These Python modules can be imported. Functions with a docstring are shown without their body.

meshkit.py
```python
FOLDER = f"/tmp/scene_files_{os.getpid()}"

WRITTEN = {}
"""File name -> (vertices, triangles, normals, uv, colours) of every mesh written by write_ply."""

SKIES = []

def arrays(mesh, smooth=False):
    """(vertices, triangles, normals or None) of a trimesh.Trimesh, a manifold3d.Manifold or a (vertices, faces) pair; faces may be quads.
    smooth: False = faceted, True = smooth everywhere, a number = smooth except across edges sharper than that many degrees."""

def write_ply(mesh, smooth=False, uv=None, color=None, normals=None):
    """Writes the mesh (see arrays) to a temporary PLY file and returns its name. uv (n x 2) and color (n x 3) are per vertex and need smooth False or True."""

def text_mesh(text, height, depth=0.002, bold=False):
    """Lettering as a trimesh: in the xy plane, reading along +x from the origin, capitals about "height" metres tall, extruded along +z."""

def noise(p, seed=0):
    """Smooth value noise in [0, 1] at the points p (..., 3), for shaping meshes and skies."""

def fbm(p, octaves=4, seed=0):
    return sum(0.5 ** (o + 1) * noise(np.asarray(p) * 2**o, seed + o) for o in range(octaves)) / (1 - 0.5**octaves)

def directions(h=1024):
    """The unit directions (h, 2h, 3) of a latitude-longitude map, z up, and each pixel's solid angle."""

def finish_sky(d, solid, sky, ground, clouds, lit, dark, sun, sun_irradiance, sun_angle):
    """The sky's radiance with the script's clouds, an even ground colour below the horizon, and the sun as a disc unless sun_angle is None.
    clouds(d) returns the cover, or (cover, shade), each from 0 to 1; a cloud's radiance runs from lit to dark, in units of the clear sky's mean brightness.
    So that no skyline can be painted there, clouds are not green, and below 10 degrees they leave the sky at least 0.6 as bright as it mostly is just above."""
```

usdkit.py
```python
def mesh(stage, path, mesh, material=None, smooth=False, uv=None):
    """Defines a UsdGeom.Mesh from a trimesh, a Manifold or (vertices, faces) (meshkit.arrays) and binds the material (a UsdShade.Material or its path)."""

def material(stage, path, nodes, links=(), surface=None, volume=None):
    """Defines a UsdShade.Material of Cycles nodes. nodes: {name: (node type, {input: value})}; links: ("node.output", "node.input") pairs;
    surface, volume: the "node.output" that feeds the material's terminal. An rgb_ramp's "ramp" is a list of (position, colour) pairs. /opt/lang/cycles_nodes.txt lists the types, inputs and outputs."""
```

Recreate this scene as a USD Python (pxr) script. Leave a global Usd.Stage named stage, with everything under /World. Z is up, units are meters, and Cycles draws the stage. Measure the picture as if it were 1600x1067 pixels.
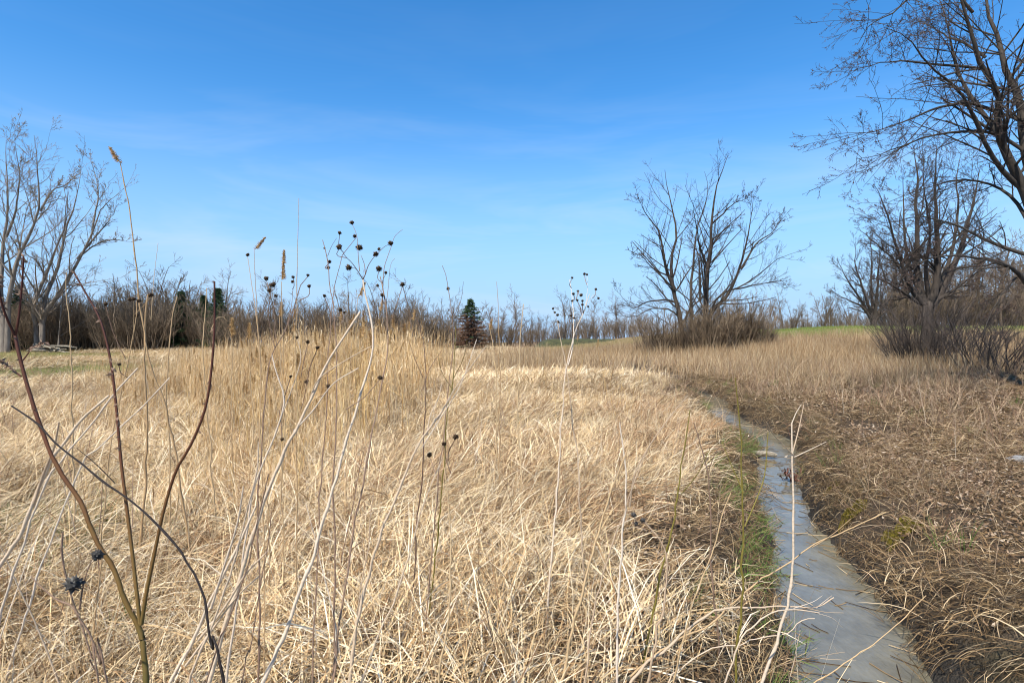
import math, numpy as np, trimesh, usdkit, meshkit
from scipy.sparse import coo_matrix
from scipy.sparse.csgraph import connected_components
from pxr import Usd, UsdGeom, UsdLux, UsdShade, Sdf, Gf, Vt

stage = Usd.Stage.CreateInMemory()
UsdGeom.SetStageUpAxis(stage, UsdGeom.Tokens.z)
UsdGeom.SetStageMetersPerUnit(stage, 1.0)
world = UsdGeom.Xform.Define(stage, '/World')
stage.SetDefaultPrim(world.GetPrim())
UsdGeom.Scope.Define(stage, '/World/Looks')
T = Sdf.ValueTypeNames
rng = np.random.default_rng(7)

# ------------------------------------------------------------------ camera, sky, sun
EYE, F, CX, CY = 1.65, 888.9, 800.0, 533.5
cam = UsdGeom.Camera.Define(stage, '/World/camera')
cam.AddTranslateOp().Set(Gf.Vec3d(0, 0, EYE))
cam.AddRotateXOp().Set(90.0)
cam.CreateHorizontalApertureAttr(36.0)
cam.CreateVerticalApertureAttr(36.0 * 682 / 1024)
cam.CreateFocalLengthAttr(20.0)
cam.CreateClippingRangeAttr(Gf.Vec2f(0.05, 3000))
cam.CreateExposureAttr(0.60)

SUN_AZ, SUN_EL = math.radians(212), math.radians(52)          # azimuth = atan2(x, y) towards the sun
sunv = np.array([math.sin(SUN_AZ) * math.cos(SUN_EL), math.cos(SUN_AZ) * math.cos(SUN_EL), math.sin(SUN_EL)])
sun = UsdLux.DistantLight.Define(stage, '/World/sun')
sun.CreateNormalizeAttr(True); sun.CreateIntensityAttr(1.25); sun.CreateAngleAttr(0.53)
sun.CreateColorAttr(Gf.Vec3f(1.0, 0.95, 0.87))
sun.AddTransformOp().Set(Gf.Matrix4d().SetRotate(Gf.Rotation(Gf.Vec3d(0, 0, 1), Gf.Vec3d(*map(float, sunv)))))

sky_mat = usdkit.material(stage, '/World/Looks/sky_air', {
    'tc': ('texture_coordinate', {}),
    'sky': ('sky_texture', {'sky_type': 'single_scattering', 'sun_disc': False, 'sun_elevation': SUN_EL, 'sun_rotation': SUN_AZ,
                            'altitude': 100.0, 'air_density': 1.0, 'aerosol_density': 0.15, 'ozone_density': 3.0}),
    'tone': ('hsv', {'hue': 0.5, 'saturation': 1.33, 'value': 1.50, 'fac': 1.0}),
    'sep': ('separate_xyz', {}),
    'm': ('mapping', {'mapping_type': 'point', 'location': (3.7, 1.9, 0.8), 'rotation': (0.0, 0.0, 0.35), 'scale': (1.0, 1.2, 6.5)}),
    'n': ('noise_texture', {'scale': 2.1, 'detail': 7.0, 'roughness': 0.58, 'distortion': 0.7}),
    'r': ('rgb_ramp', {'ramp': [(0.0, (0, 0, 0)), (0.46, (0, 0, 0)), (0.80, (1, 1, 1))]}),
    'alt': ('map_range', {'from_min': 0.02, 'from_max': 0.42, 'to_min': 0.55, 'to_max': 0.03, 'clamp': True}),
    'f': ('math', {'math_type': 'multiply'}),
    'mix': ('mix_color', {'blend_type': 'mix', 'b': (5.2, 5.9, 6.8), 'use_clamp': True}),
    'low': ('map_range', {'range_type': 'smoothstep', 'from_min': 0.0, 'from_max': 0.40, 'to_min': 0.95, 'to_max': 0.0, 'clamp': True}),
    'air': ('mix_color', {'blend_type': 'mix', 'b': (2.55, 4.20, 6.55), 'use_clamp': True}),
    'bg': ('background_shader', {'strength': 0.100}),
}, [('tc.generated', 'm.vector'), ('m.vector', 'n.vector'), ('n.fac', 'r.fac'), ('tc.generated', 'sep.vector'), ('sep.z', 'alt.value'),
    ('r.color', 'f.value1'), ('alt.result', 'f.value2'), ('sky.color', 'tone.color'), ('sep.z', 'low.value'), ('low.result', 'air.fac'), ('tone.color', 'air.a'), ('air.result', 'mix.a'), ('f.value', 'mix.fac'), ('mix.result', 'bg.color')], surface='bg.background')
dome = UsdLux.DomeLight.Define(stage, '/World/sky')
UsdShade.MaterialBindingAPI.Apply(dome.GetPrim()).Bind(sky_mat)
dome.GetPrim().SetCustomDataByKey('kind', 'structure')

# ------------------------------------------------------------------ helpers
used = {}
def numbered(parent, name):
    k = (parent, name); n = used.get(k, 0); used[k] = n + 1
    return name if n == 0 else f'{name}_{n:03d}'
def path_of(p): return '/World' if p is None else (p if isinstance(p, str) else str(p.GetPath()))
def tag(o, label=None, cat=None, group=None, kind=None):
    p = o.GetPrim() if hasattr(o, 'GetPrim') else o
    for k, v in (('label', label), ('category', cat), ('group', group), ('kind', kind)):
        if v: p.SetCustomDataByKey(k, v)
    return p
def thing(name, label, cat, loc=(0, 0, 0), rotz=0.0, group=None):
    x = UsdGeom.Xform.Define(stage, '/World/' + numbered('/World', name))
    x.AddTranslateOp().Set(Gf.Vec3d(*map(float, loc)))
    if rotz: x.AddRotateZOp().Set(math.degrees(rotz))
    return tag(x, label, cat, group)
def obj(name, mesh, mat, parent=None, smooth=False, label=None):
    pp = path_of(parent)
    m = usdkit.mesh(stage, pp + '/' + numbered(pp, name), mesh, mat, smooth)
    m.CreateDoubleSidedAttr(True)
    if smooth in (False, True):                                   # one random tone for every separate blade, twig or leaf
        f = np.array(m.GetFaceVertexIndicesAttr().Get()).reshape(-1, 3); nv = len(m.GetPointsAttr().Get())
        k, part = connected_components(coo_matrix((np.ones(2 * len(f)), (np.r_[f[:, 0], f[:, 1]], np.r_[f[:, 1], f[:, 2]])), (nv, nv)), False)
        tone = np.random.default_rng(nv).random(k)[part]
        UsdGeom.PrimvarsAPI(m).CreatePrimvar('tone', T.FloatArray, 'vertex').Set(Vt.FloatArray.FromNumpy(tone.astype(np.float32)))
    if label: tag(m, label)
    return m.GetPrim()
kinds = stage.CreateClassPrim('/World/kinds')
def kind_of(name):
    return UsdGeom.Xform.Define(stage, '/World/kinds/' + numbered('/World/kinds', name)).GetPrim()
def place(kind, name, label, cat, loc, rotz=0.0, scale=(1, 1, 1), tilt=(0, 0), group=None):
    x = UsdGeom.Xform.Define(stage, '/World/' + numbered('/World', name))
    x.GetPrim().GetReferences().AddInternalReference(kind.GetPath())
    x.AddTranslateOp().Set(Gf.Vec3d(*map(float, loc)))
    x.AddRotateXYZOp().Set(Gf.Vec3f(float(tilt[0]), float(tilt[1]), float(math.degrees(rotz))))
    if np.ndim(scale) == 0: scale = (scale,) * 3
    x.AddScaleOp().Set(Gf.Vec3f(*map(float, scale)))
    x.GetPrim().SetInstanceable(True)
    return tag(x, label, cat, group)
def instancer(name, protos, idx, pos, yaw, scale, label, cat, tilt=None):
    """One object of stuff: the tufts named in protos [(name, mesh, material)] set out at pos."""
    p = UsdGeom.PointInstancer.Define(stage, '/World/' + numbered('/World', name))
    rel = p.CreatePrototypesRel()
    for n, mesh, mat in protos:
        m = obj(n, mesh, mat, str(p.GetPath())); rel.AddTarget(m.GetPath())
    p.CreateProtoIndicesAttr(Vt.IntArray.FromNumpy(np.asarray(idx, np.int32)))
    p.CreatePositionsAttr(Vt.Vec3fArray.FromNumpy(np.asarray(pos, np.float32)))
    h = np.asarray(yaw) / 2
    n = len(h); tl = np.zeros((n, 2)) if tilt is None else np.asarray(tilt)
    c, s = np.cos(h), np.sin(h)
    # small tilt (about x, then y) after the turn about z
    q = np.stack([c, tl[:, 0] / 2 * c + tl[:, 1] / 2 * s, tl[:, 1] / 2 * c - tl[:, 0] / 2 * s, s], 1)
    q /= np.linalg.norm(q, axis=1, keepdims=True)
    p.CreateOrientationsAttr(Vt.QuathArray([Gf.Quath(float(a), float(b), float(d), float(e)) for a, b, d, e in q]))
    sc = np.asarray(scale, np.float32)
    if sc.ndim == 1: sc = np.repeat(sc[:, None], 3, 1)
    p.CreateScalesAttr(Vt.Vec3fArray.FromNumpy(sc))
    return tag(p, label, cat, None, 'stuff')

def at(px, py, Y):
    """The point Y metres in front that the photograph shows at pixel (px, py)."""
    return np.array([(px - CX) / F * Y, Y, EYE - (py - CY) / F * Y])
def sstep(a, b, x):
    t = np.clip((x - a) / (b - a), 0, 1); return t * t * (3 - 2 * t)
def noise2(x, y, s, seed=0):
    return meshkit.fbm(np.stack([np.asarray(x) / s, np.asarray(y) / s, np.full(np.shape(x), 0.37)], -1), 3, seed)

def cr(points, n):
    """A smooth curve through the points, resampled to n points evenly along it."""
    p = np.asarray(points, float)
    if len(p) == 2: return p[0] + (p[1] - p[0]) * np.linspace(0, 1, n)[:, None]
    e = np.vstack([2 * p[0] - p[1], p, 2 * p[-1] - p[-2]]); out = []
    for i in range(1, len(e) - 2):
        t = np.linspace(0, 1, 12, endpoint=False)[:, None]
        a, b, c, d = e[i - 1], e[i], e[i + 1], e[i + 2]
        out.append(0.5 * (2 * b + (c - a) * t + (2 * a - 5 * b + 4 * c - d) * t ** 2 + (3 * b - a - 3 * c + d) * t ** 3))
    q = np.vstack(out + [p[-1:]])
    s = np.concatenate([[0], np.cumsum(np.linalg.norm(np.diff(q, axis=0), axis=1))])
    u = np.linspace(0, s[-1], n)
    return np.stack([np.interp(u, s, q[:, k]) for k in range(3)], 1)

def unit(v): return v / np.maximum(np.linalg.norm(v, axis=-1, keepdims=True), 1e-9)
def tubes(P, R, sides=3, cap=True):
    """Tapering tubes along the N curves P (N, K, 3) with radii R (N, K), as (vertices, triangles)."""
    P, R = np.asarray(P, float), np.asarray(R, float); N, K, _ = P.shape
    t = unit(np.gradient(P, axis=1))
    ref = np.where(np.abs(t[:, :1, 2:3]) > 0.9, [1.0, 0, 0], [0, 0, 1.0])
    u = unit(np.cross(t, np.broadcast_to(ref, t.shape))); w = np.cross(t, u)
    for k in range(1, K):                                        # keep the ring from twisting
        u[:, k] = unit(u[:, k - 1] - t[:, k] * (u[:, k - 1] * t[:, k]).sum(-1, keepdims=True)); w[:, k] = np.cross(t[:, k], u[:, k])
    a = np.arange(sides) * 2 * np.pi / sides
    V = P[:, :, None] + R[:, :, None, None] * (u[:, :, None] * np.cos(a)[:, None] + w[:, :, None] * np.sin(a)[:, None])
    i = np.arange(N)[:, None, None] * K * sides + np.arange(K - 1)[:, None] * sides
    j, jn = np.arange(sides), (np.arange(sides) + 1) % sides
    A, B, C, D = i + j, i + jn, i + sides + jn, i + sides + j
    f = np.concatenate([np.stack([A, B, C], -1).reshape(-1, 3), np.stack([A, C, D], -1).reshape(-1, 3)])
    if cap:
        b = (np.arange(N) * K * sides + (K - 1) * sides)[:, None]
        f = np.concatenate([f] + [np.stack([b[:, 0], b[:, 0] + k, b[:, 0] + k + 1], -1) for k in range(1, sides - 1)])
    return V.reshape(-1, 3), f
def ribbons(P, W, S):
    """Flat blades along the curves P (N, K, 3), W (N, K) wide, lying along S (N, 3)."""
    P = np.asarray(P, float); N, K, _ = P.shape
    t = unit(np.gradient(P, axis=1)); s = S[:, None, :] - t * (S[:, None, :] * t).sum(-1, keepdims=True); s = unit(s)
    V = np.stack([P - s * W[:, :, None] / 2, P + s * W[:, :, None] / 2], 2).reshape(-1, 3)
    i = (np.arange(N)[:, None] * K + np.arange(K - 1)) * 2
    i = i.reshape(-1)
    return V, np.concatenate([np.stack([i, i + 1, i + 3], 1), np.stack([i, i + 3, i + 2], 1)])
def join(parts):
    v, f, n = [], [], 0
    for a, b in parts:
        v.append(a); f.append(np.asarray(b) + n); n += len(a)
    return np.vstack(v), np.vstack(f)
def tube1(p, r0, r1, n=None, sides=6):
    n = n or max(4, len(p) * 2); q = cr(p, n)
    return tubes(q[None], np.linspace(r0, r1, n)[None], sides)

# ------------------------------------------------------------------ materials
def tones(name, ramp, source='a.fac', rough=0.7, translucent=0.0, inst=0.0, bump=0.0, spec=0.25):
    """A material whose colour runs over the ramp from one blade (or one copy) to the next."""
    nodes = {'geo': ('geometry', {}), 'a': ('attribute', {'attribute': 'tone'}), 'info': ('object_info', {}), 'ramp': ('rgb_ramp', {'ramp': ramp}),
             'p': ('principled_bsdf', {'roughness': rough, 'specular_ior_level': spec})}
    links = [('ramp.color', 'tone.color'), ('tone.color', 'p.base_color')]
    nodes['vr'] = ('map_range', {'from_min': 0.0, 'from_max': 1.0, 'to_min': 1.0 - inst, 'to_max': 1.0 + inst})
    nodes['tone'] = ('hsv', {'hue': 0.5, 'saturation': 1.0, 'fac': 1.0})
    links += [('info.random', 'vr.value'), ('vr.result', 'tone.value'), (source, 'ramp.fac')]
    surf = 'p.BSDF'
    if bump:
        nodes['n'] = ('noise_texture', {'scale': bump, 'detail': 4.0}); nodes['b'] = ('bump', {'strength': 0.5, 'distance': 0.01})
        links += [('geo.position', 'n.vector'), ('n.fac', 'b.height'), ('b.normal', 'p.normal')]
    if translucent:
        nodes['tr'] = ('translucent_bsdf', {}); nodes['mc'] = ('mix_closure', {'fac': translucent})
        links += [('tone.color', 'tr.color'), ('p.BSDF', 'mc.closure1'), ('tr.BSDF', 'mc.closure2')]; surf = 'mc.closure'
    return usdkit.material(stage, '/World/Looks/' + name, nodes, links, surface=surf)
def bark(name, dark, light, scale=6.0, stretch=0.25):
    return usdkit.material(stage, '/World/Looks/' + name, {
        'geo': ('geometry', {}), 'm': ('mapping', {'mapping_type': 'point', 'scale': (1, 1, stretch)}),
        'n': ('noise_texture', {'scale': scale, 'detail': 6.0, 'roughness': 0.65}), 'r': ('rgb_ramp', {'ramp': [(0.3, dark), (0.7, light)]}),
        'b': ('bump', {'strength': 0.7, 'distance': 0.03}), 'p': ('principled_bsdf', {'roughness': 0.85, 'specular_ior_level': 0.2})},
        [('geo.position', 'm.vector'), ('m.vector', 'n.vector'), ('n.fac', 'r.fac'), ('r.color', 'p.base_color'), ('n.fac', 'b.height'), ('b.normal', 'p.normal')], surface='p.BSDF')

M = {}
M['straw'] = tones('straw', [(0, (0.16, 0.085, 0.040)), (0.18, (0.36, 0.225, 0.10)), (0.42, (0.58, 0.41, 0.21)), (0.72, (0.70, 0.54, 0.315)), (1, (0.77, 0.66, 0.475))], translucent=0.10, inst=0.2)
M['russet'] = tones('russet', [(0, (0.12, 0.065, 0.033)), (0.4, (0.30, 0.17, 0.08)), (0.8, (0.45, 0.285, 0.14)), (1, (0.58, 0.42, 0.25))], translucent=0.1, inst=0.2)
M['brown_thatch'] = tones('brown_thatch', [(0, (0.05, 0.030, 0.014)), (0.4, (0.14, 0.086, 0.038)), (0.78, (0.275, 0.176, 0.08)), (1, (0.58, 0.44, 0.26))], translucent=0.15, inst=0.25)
M['tan_grass'] = tones('tan_grass', [(0, (0.16, 0.090, 0.040)), (0.35, (0.34, 0.216, 0.105)), (0.7, (0.49, 0.345, 0.185)), (1, (0.62, 0.495, 0.31))], translucent=0.2, inst=0.2)
M['field_grass'] = tones('field_grass', [(0, (0.20, 0.14, 0.06)), (0.3, (0.40, 0.29, 0.14)), (0.72, (0.50, 0.38, 0.20)), (0.76, (0.22, 0.24, 0.06)), (1, (0.15, 0.20, 0.045))], translucent=0.2, inst=0.15)
M['rim_grass'] = tones('rim_grass', [(0, (0.13, 0.19, 0.035)), (0.65, (0.22, 0.28, 0.055)), (1, (0.40, 0.37, 0.13))], translucent=.25, inst=.15)
M['green_grass'] = tones('green_grass', [(0, (0.06, 0.12, 0.02)), (0.5, (0.11, 0.20, 0.035)), (1, (0.22, 0.29, 0.07))], translucent=0.3, inst=0.2)
M['reed'] = tones('reed', [(0, (0.28, 0.145, 0.055)), (0.3, (0.55, 0.345, 0.145)), (0.7, (0.69, 0.485, 0.24)), (1, (0.75, 0.60, 0.38))], translucent=0.15, inst=0.22)
M['reed_one'] = tones('reed_one', [(0, (0.42, 0.235, 0.075)), (0.5, (0.60, 0.39, 0.15)), (1, (0.68, 0.50, 0.25))], source='info.random', translucent=0.1, inst=0.12)
M['plume'] = tones('plume', [(0, (0.34, 0.19, 0.07)), (0.5, (0.50, 0.31, 0.125)), (1, (0.62, 0.45, 0.22))], translucent=0.3)
M['leaf'] = tones('leaf', [(0, (0.06, 0.034, 0.016)), (0.4, (0.17, 0.098, 0.042)), (0.72, (0.27, 0.175, 0.10)), (0.92, (0.38, 0.27, 0.17)), (1, (0.52, 0.42, 0.30))], translucent=0.12, rough=0.6)
M['red_twig'] = tones('red_twig', [(0, (0.12, 0.06, 0.036)), (0.5, (0.28, 0.168, 0.095)), (1, (0.50, 0.375, 0.235))], inst=0.25)
M['pale_stem'] = tones('pale_stem', [(0, (0.40, 0.285, 0.18)), (0.5, (0.52, 0.40, 0.275)), (1, (0.60, 0.50, 0.385))], source='info.random', bump=60)
M['tan_stem'] = tones('tan_stem', [(0, (0.36, 0.23, 0.11)), (1, (0.52, 0.37, 0.20))], source='info.random', bump=60)
M['olive_stem'] = tones('olive_stem', [(0, (0.13, 0.105, 0.02)), (1, (0.19, 0.15, 0.03))], source='info.random', bump=80, rough=0.5)
M['brown_stem'] = tones('brown_stem', [(0, (0.12, 0.07, 0.045)), (1, (0.26, 0.17, 0.11))], source='info.random', bump=80)
M['black_stem'] = tones('black_stem', [(0, (0.022, 0.016, 0.013)), (1, (0.04, 0.028, 0.022))], source='info.random', bump=80)
M['head'] = tones('head', [(0, (0.025, 0.016, 0.010)), (0.5, (0.06, 0.04, 0.024)), (1, (0.18, 0.125, 0.075))], rough=1.0, spec=0.05)
M['head_grey'] = tones('head_grey', [(0, (0.035, 0.033, 0.03)), (0.6, (0.08, 0.075, 0.068)), (1, (0.16, 0.15, 0.13))], rough=1.0, spec=0.05)
# young stems of the near shrub: olive at the foot, red-brown towards the tips (their own bark colour, by height)
M['shrub_stem'] = usdkit.material(stage, '/World/Looks/shrub_stem', {
    'geo': ('geometry', {}), 's': ('separate_xyz', {}), 'mr': ('map_range', {'from_min': 0.95, 'from_max': 1.72}),
    'n': ('noise_texture', {'scale': 70.0, 'detail': 3.0}), 'add': ('math', {'math_type': 'multiply_add', 'value2': 0.3, 'value3': -0.15}), 'sum': ('math', {'math_type': 'add', 'use_clamp': True}),
    'r': ('rgb_ramp', {'ramp': [(0, (0.105, 0.085, 0.022)), (0.35, (0.145, 0.082, 0.024)), (0.65, (0.11, 0.042, 0.02)), (1, (0.06, 0.02, 0.014))]}),
    'b': ('bump', {'strength': 0.4, 'distance': 0.002}), 'p': ('principled_bsdf', {'roughness': 0.65, 'specular_ior_level': 0.2})},
    [('geo.position', 's.vector'), ('s.z', 'mr.value'), ('geo.position', 'n.vector'), ('n.fac', 'add.value1'), ('mr.result', 'sum.value1'), ('add.value', 'sum.value2'), ('sum.value', 'r.fac'),
     ('r.color', 'p.base_color'), ('n.fac', 'b.height'), ('b.normal', 'p.normal')], surface='p.BSDF')
M['bark_dark'] = bark('bark_dark', (0.028, 0.022, 0.017), (0.085, 0.067, 0.052))
M['bark_grey'] = bark('bark_grey', (0.10, 0.082, 0.066), (0.26, 0.22, 0.175))
M['bark_near'] = bark('bark_near', (0.024, 0.019, 0.015), (0.085, 0.07, 0.054), 9)
M['twig_dark'] = tones('twig_dark', [(0, (0.035, 0.026, 0.020)), (1, (0.09, 0.068, 0.052))], inst=0.2)
M['twig_grey'] = tones('twig_grey', [(0, (0.12, 0.09, 0.065)), (1, (0.24, 0.185, 0.13))], inst=0.2)
M['thicket'] = tones('thicket', [(0, (0.065, 0.045, 0.027)), (0.5, (0.15, 0.106, 0.064)), (1, (0.27, 0.195, 0.12))], inst=0.25)
M['far_twig'] = tones('far_twig', [(0, (0.075, 0.052, 0.035)), (0.5, (0.14, 0.10, 0.066)), (1, (0.23, 0.17, 0.11))], inst=0.25)
M['bud'] = tones('bud', [(0, (0.18, 0.12, 0.065)), (0.6, (0.30, 0.21, 0.11)), (1, (0.38, 0.30, 0.16))])
M['bud_dark'] = tones('bud_dark', [(0, (0.06, 0.03, 0.025)), (1, (0.16, 0.09, 0.06))])
M['needle'] = tones('needle', [(0, (0.022, 0.042, 0.018)), (0.6, (0.045, 0.078, 0.028)), (1, (0.08, 0.115, 0.042))], inst=0.15)
M['needle_brown'] = tones('needle_brown', [(0, (0.07, 0.035, 0.02)), (0.6, (0.15, 0.075, 0.04)), (1, (0.22, 0.125, 0.07))])
M['moss'] = tones('moss', [(0, (0.07, 0.058, 0.012)), (0.5, (0.15, 0.115, 0.016)), (1, (0.23, 0.18, 0.025))], rough=0.9)
M['stone'] = bark('stone', (0.16, 0.155, 0.145), (0.34, 0.33, 0.31), 20, 1.0)
M['dark_stone'] = bark('dark_stone', (0.05, 0.047, 0.042), (0.16, 0.15, 0.135), 25, 1.0)
M['old_log'] = bark('old_log', (0.14, 0.115, 0.08), (0.36, 0.31, 0.23), 18, 1.0)
M['white_wall'] = bark('white_wall', (0.62, 0.62, 0.60), (0.74, 0.74, 0.72), 3, 1.0)
M['roof'] = bark('roof', (0.16, 0.155, 0.15), (0.26, 0.25, 0.245), 5, 1.0)
M['glass'] = usdkit.material(stage, '/World/Looks/glass', {'p': ('principled_bsdf', {'base_color': (0.03, 0.04, 0.05), 'roughness': 0.08})}, surface='p.BSDF')

# ------------------------------------------------------------------ ground and stream
ST = np.array([(1.2, -3.0, .46), (1.4, 0.0, .46), (1.8, 2.3, .45), (2.19, 3.5, .44), (2.60, 4.7, .42), (2.88, 5.54, .34), (3.13, 6.29, .30), (3.58, 7.57, .31), (4.2, 9.0, .32),
               (5.06, 10.8, .31), (5.36, 11.8, .36), (5.2, 12.8, .44), (5.25, 13.9, .36), (5.55, 15.2, .34), (6.1, 17, .32), (6.3, 19, .32), (5.9, 22, .35), (5.6, 25, .35), (6.4, 29, .35), (8.5, 34, .35)])
st = cr(ST, 240)                                                 # x, y, half width
WATER = -0.45
def water_level(y): return WATER + .29 * sstep(9, 16, np.asarray(y, float)) + np.clip(np.asarray(y, float) - 17, 0, 20) * .02
def stream(x, y):
    """(distance beyond the water's edge, +1 on the right bank or -1 on the left)."""
    x, y = np.asarray(x, float), np.asarray(y, float); shape = x.shape; x, y = x.ravel(), y.ravel()
    d, side = np.full(len(x), 50.0), np.ones(len(x))
    near = np.nonzero((x > -5) & (x < 16) & (y > -6) & (y < 40))[0]
    if len(near):
        from scipy.spatial import cKDTree
        dd, k = cKDTree(st[:, :2]).query(np.stack([x[near], y[near]], 1))
        tan = np.gradient(st[:, :2], axis=0)[k]
        rel = np.stack([x[near], y[near]], 1) - st[k, :2]
        d[near] = dd - st[k, 2]; side[near] = np.where(tan[:, 0] * rel[:, 1] - tan[:, 1] * rel[:, 0] > 0, -1, 1)
    far = (x <= -5) | ((y >= 40) & (x < 9)); side[far] = -1
    return d.reshape(shape), side.reshape(shape)
def height(x, y):
    x, y = np.asarray(x, float), np.asarray(y, float)
    h = 0.020 * np.clip(y - 7, 0, 45) + 1.85 * sstep(22, 60, y) * sstep(2, 24, x) * (1 - 0.6 * sstep(70, 150, y))
    h = h + 0.35 * sstep(4, 13, x - 0.36 * y) * sstep(4, 14, y) - 0.9 * sstep(75, 240, y) * 0.4
    h = h - 0.16 * np.exp(-((x + 4.3) / 1.6) ** 2 - ((y - 5.6) / 1.6) ** 2)
    h = h - 0.24 * np.exp(-((x - 4.3) / 0.9) ** 2 - ((y - 11.6) / 1.6) ** 2)
    fade = 1 - 0.6 * sstep(20, 60, y)
    h = h + (noise2(x, y, 2.3, 3) - 0.5) * 0.30 * fade + (noise2(x, y, 0.62, 5) - 0.5) * 0.16 * (1 - sstep(14, 30, y))
    d, side = stream(x, y)
    edge = d + (noise2(x, y, 0.45, 9) - 0.5) * 0.26 + (noise2(x, y, 0.16, 10) - .5) * .10
    wid = np.where(side > 0, 0.42, 0.75)
    bank = sstep(-0.5, 1, edge / wid)
    bed = water_level(y) - 0.16
    deep = 1 - sstep(24, 33, y) * 0.75
    return np.where(edge < wid, (bed + (h - bed) * bank) * deep + h * (1 - deep), h)
def straw_side(x, y):
    """1 on the pale matted meadow left of the stream, 0 on the brown ground by and beyond it."""
    d, side = stream(x, y)
    w = np.where(side < 0, sstep(0.5, 1.7, d + (noise2(x, y, 0.9, 21) - 0.5) * 2.4), 0.0)
    far = 1 - sstep(21, 25, y + (noise2(x, y, 3, 22) - 0.5) * 5) * sstep(-2.2, 0.5, x)
    return w * far
def green_here(x, y):
    left = sstep(0.50, 0.66, noise2(x, y, 3.4, 31)) * sstep(14, 24, y) * sstep(-0.42, -0.62, x / np.maximum(y, 1))
    rim = sstep(46, 54, y) * sstep(0.33, 0.42, x / np.maximum(y, 1))
    hollow = 0.8 * np.exp(-((x + 4.3) / 1.5) ** 2 - ((y - 5.6) / 1.5) ** 2) * sstep(0.42, 0.6, noise2(x, y, 0.7, 33))
    d, side = stream(x, y)
    edge = 0.35 * sstep(0.7, 0.3, d) * sstep(0.0, 0.2, d) * sstep(0.55, 0.7, noise2(x, y, 0.8, 35)) * (y < 20)
    return np.clip(left + rim + hollow + edge, 0, 1)

def spaced(marks):
    return np.unique(np.concatenate([np.arange(a, b, s) for a, b, s in marks] + [[marks[-1][1]]]))
gx = spaced([(-700, -200, 60), (-200, -60, 12), (-60, -20, 2), (-20, -7, .4), (-7, 0, .16), (0, 8.5, .085), (8.5, 16, .25), (16, 30, .6), (30, 70, 2.5), (70, 200, 12), (200, 700, 60)])
gy = spaced([(-120, -20, 12), (-20, -3, 1.5), (-3, 1.5, .3), (1.5, 8, .085), (8, 20, .14), (20, 36, .35), (36, 70, 1.2), (70, 160, 6), (160, 900, 60)])
X, Y2 = np.meshgrid(gx, gy)
Z = height(X, Y2)
V = np.stack([X, Y2, Z], -1).reshape(-1, 3)
ny, nx = X.shape
i = (np.arange(ny - 1)[:, None] * nx + np.arange(nx - 1)).ravel()
G = np.concatenate([np.stack([i, i + 1, i + nx + 1], 1), np.stack([i, i + nx + 1, i + nx], 1)])
sw, gr = straw_side(V[:, 0], V[:, 1]), green_here(V[:, 0], V[:, 1])
farness = sstep(14, 45, V[:, 1])
soil, thatch, tanb, grass_c, mud = map(np.array, ((0.085, 0.060, 0.037), (0.20, 0.138, 0.070), (0.25, 0.165, 0.095), (0.16, 0.185, 0.05), (0.05, 0.043, 0.034)))
nn = noise2(V[:, 0], V[:, 1], 0.5, 41)[:, None]
near_c = np.where(sw[:, None] > 0.5, thatch * (0.5 + 0.7 * nn), soil * (0.7 + 0.8 * nn))
far_c = sw[:, None] * np.array([0.36, 0.26, 0.13]) + (1 - sw[:, None]) * tanb
col = near_c * (1 - farness[:, None]) + far_c * farness[:, None]
col = col * (1 - gr[:, None] * 0.85) + grass_c * gr[:, None] * 0.85
dd, _s = stream(V[:, 0], V[:, 1])
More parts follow.
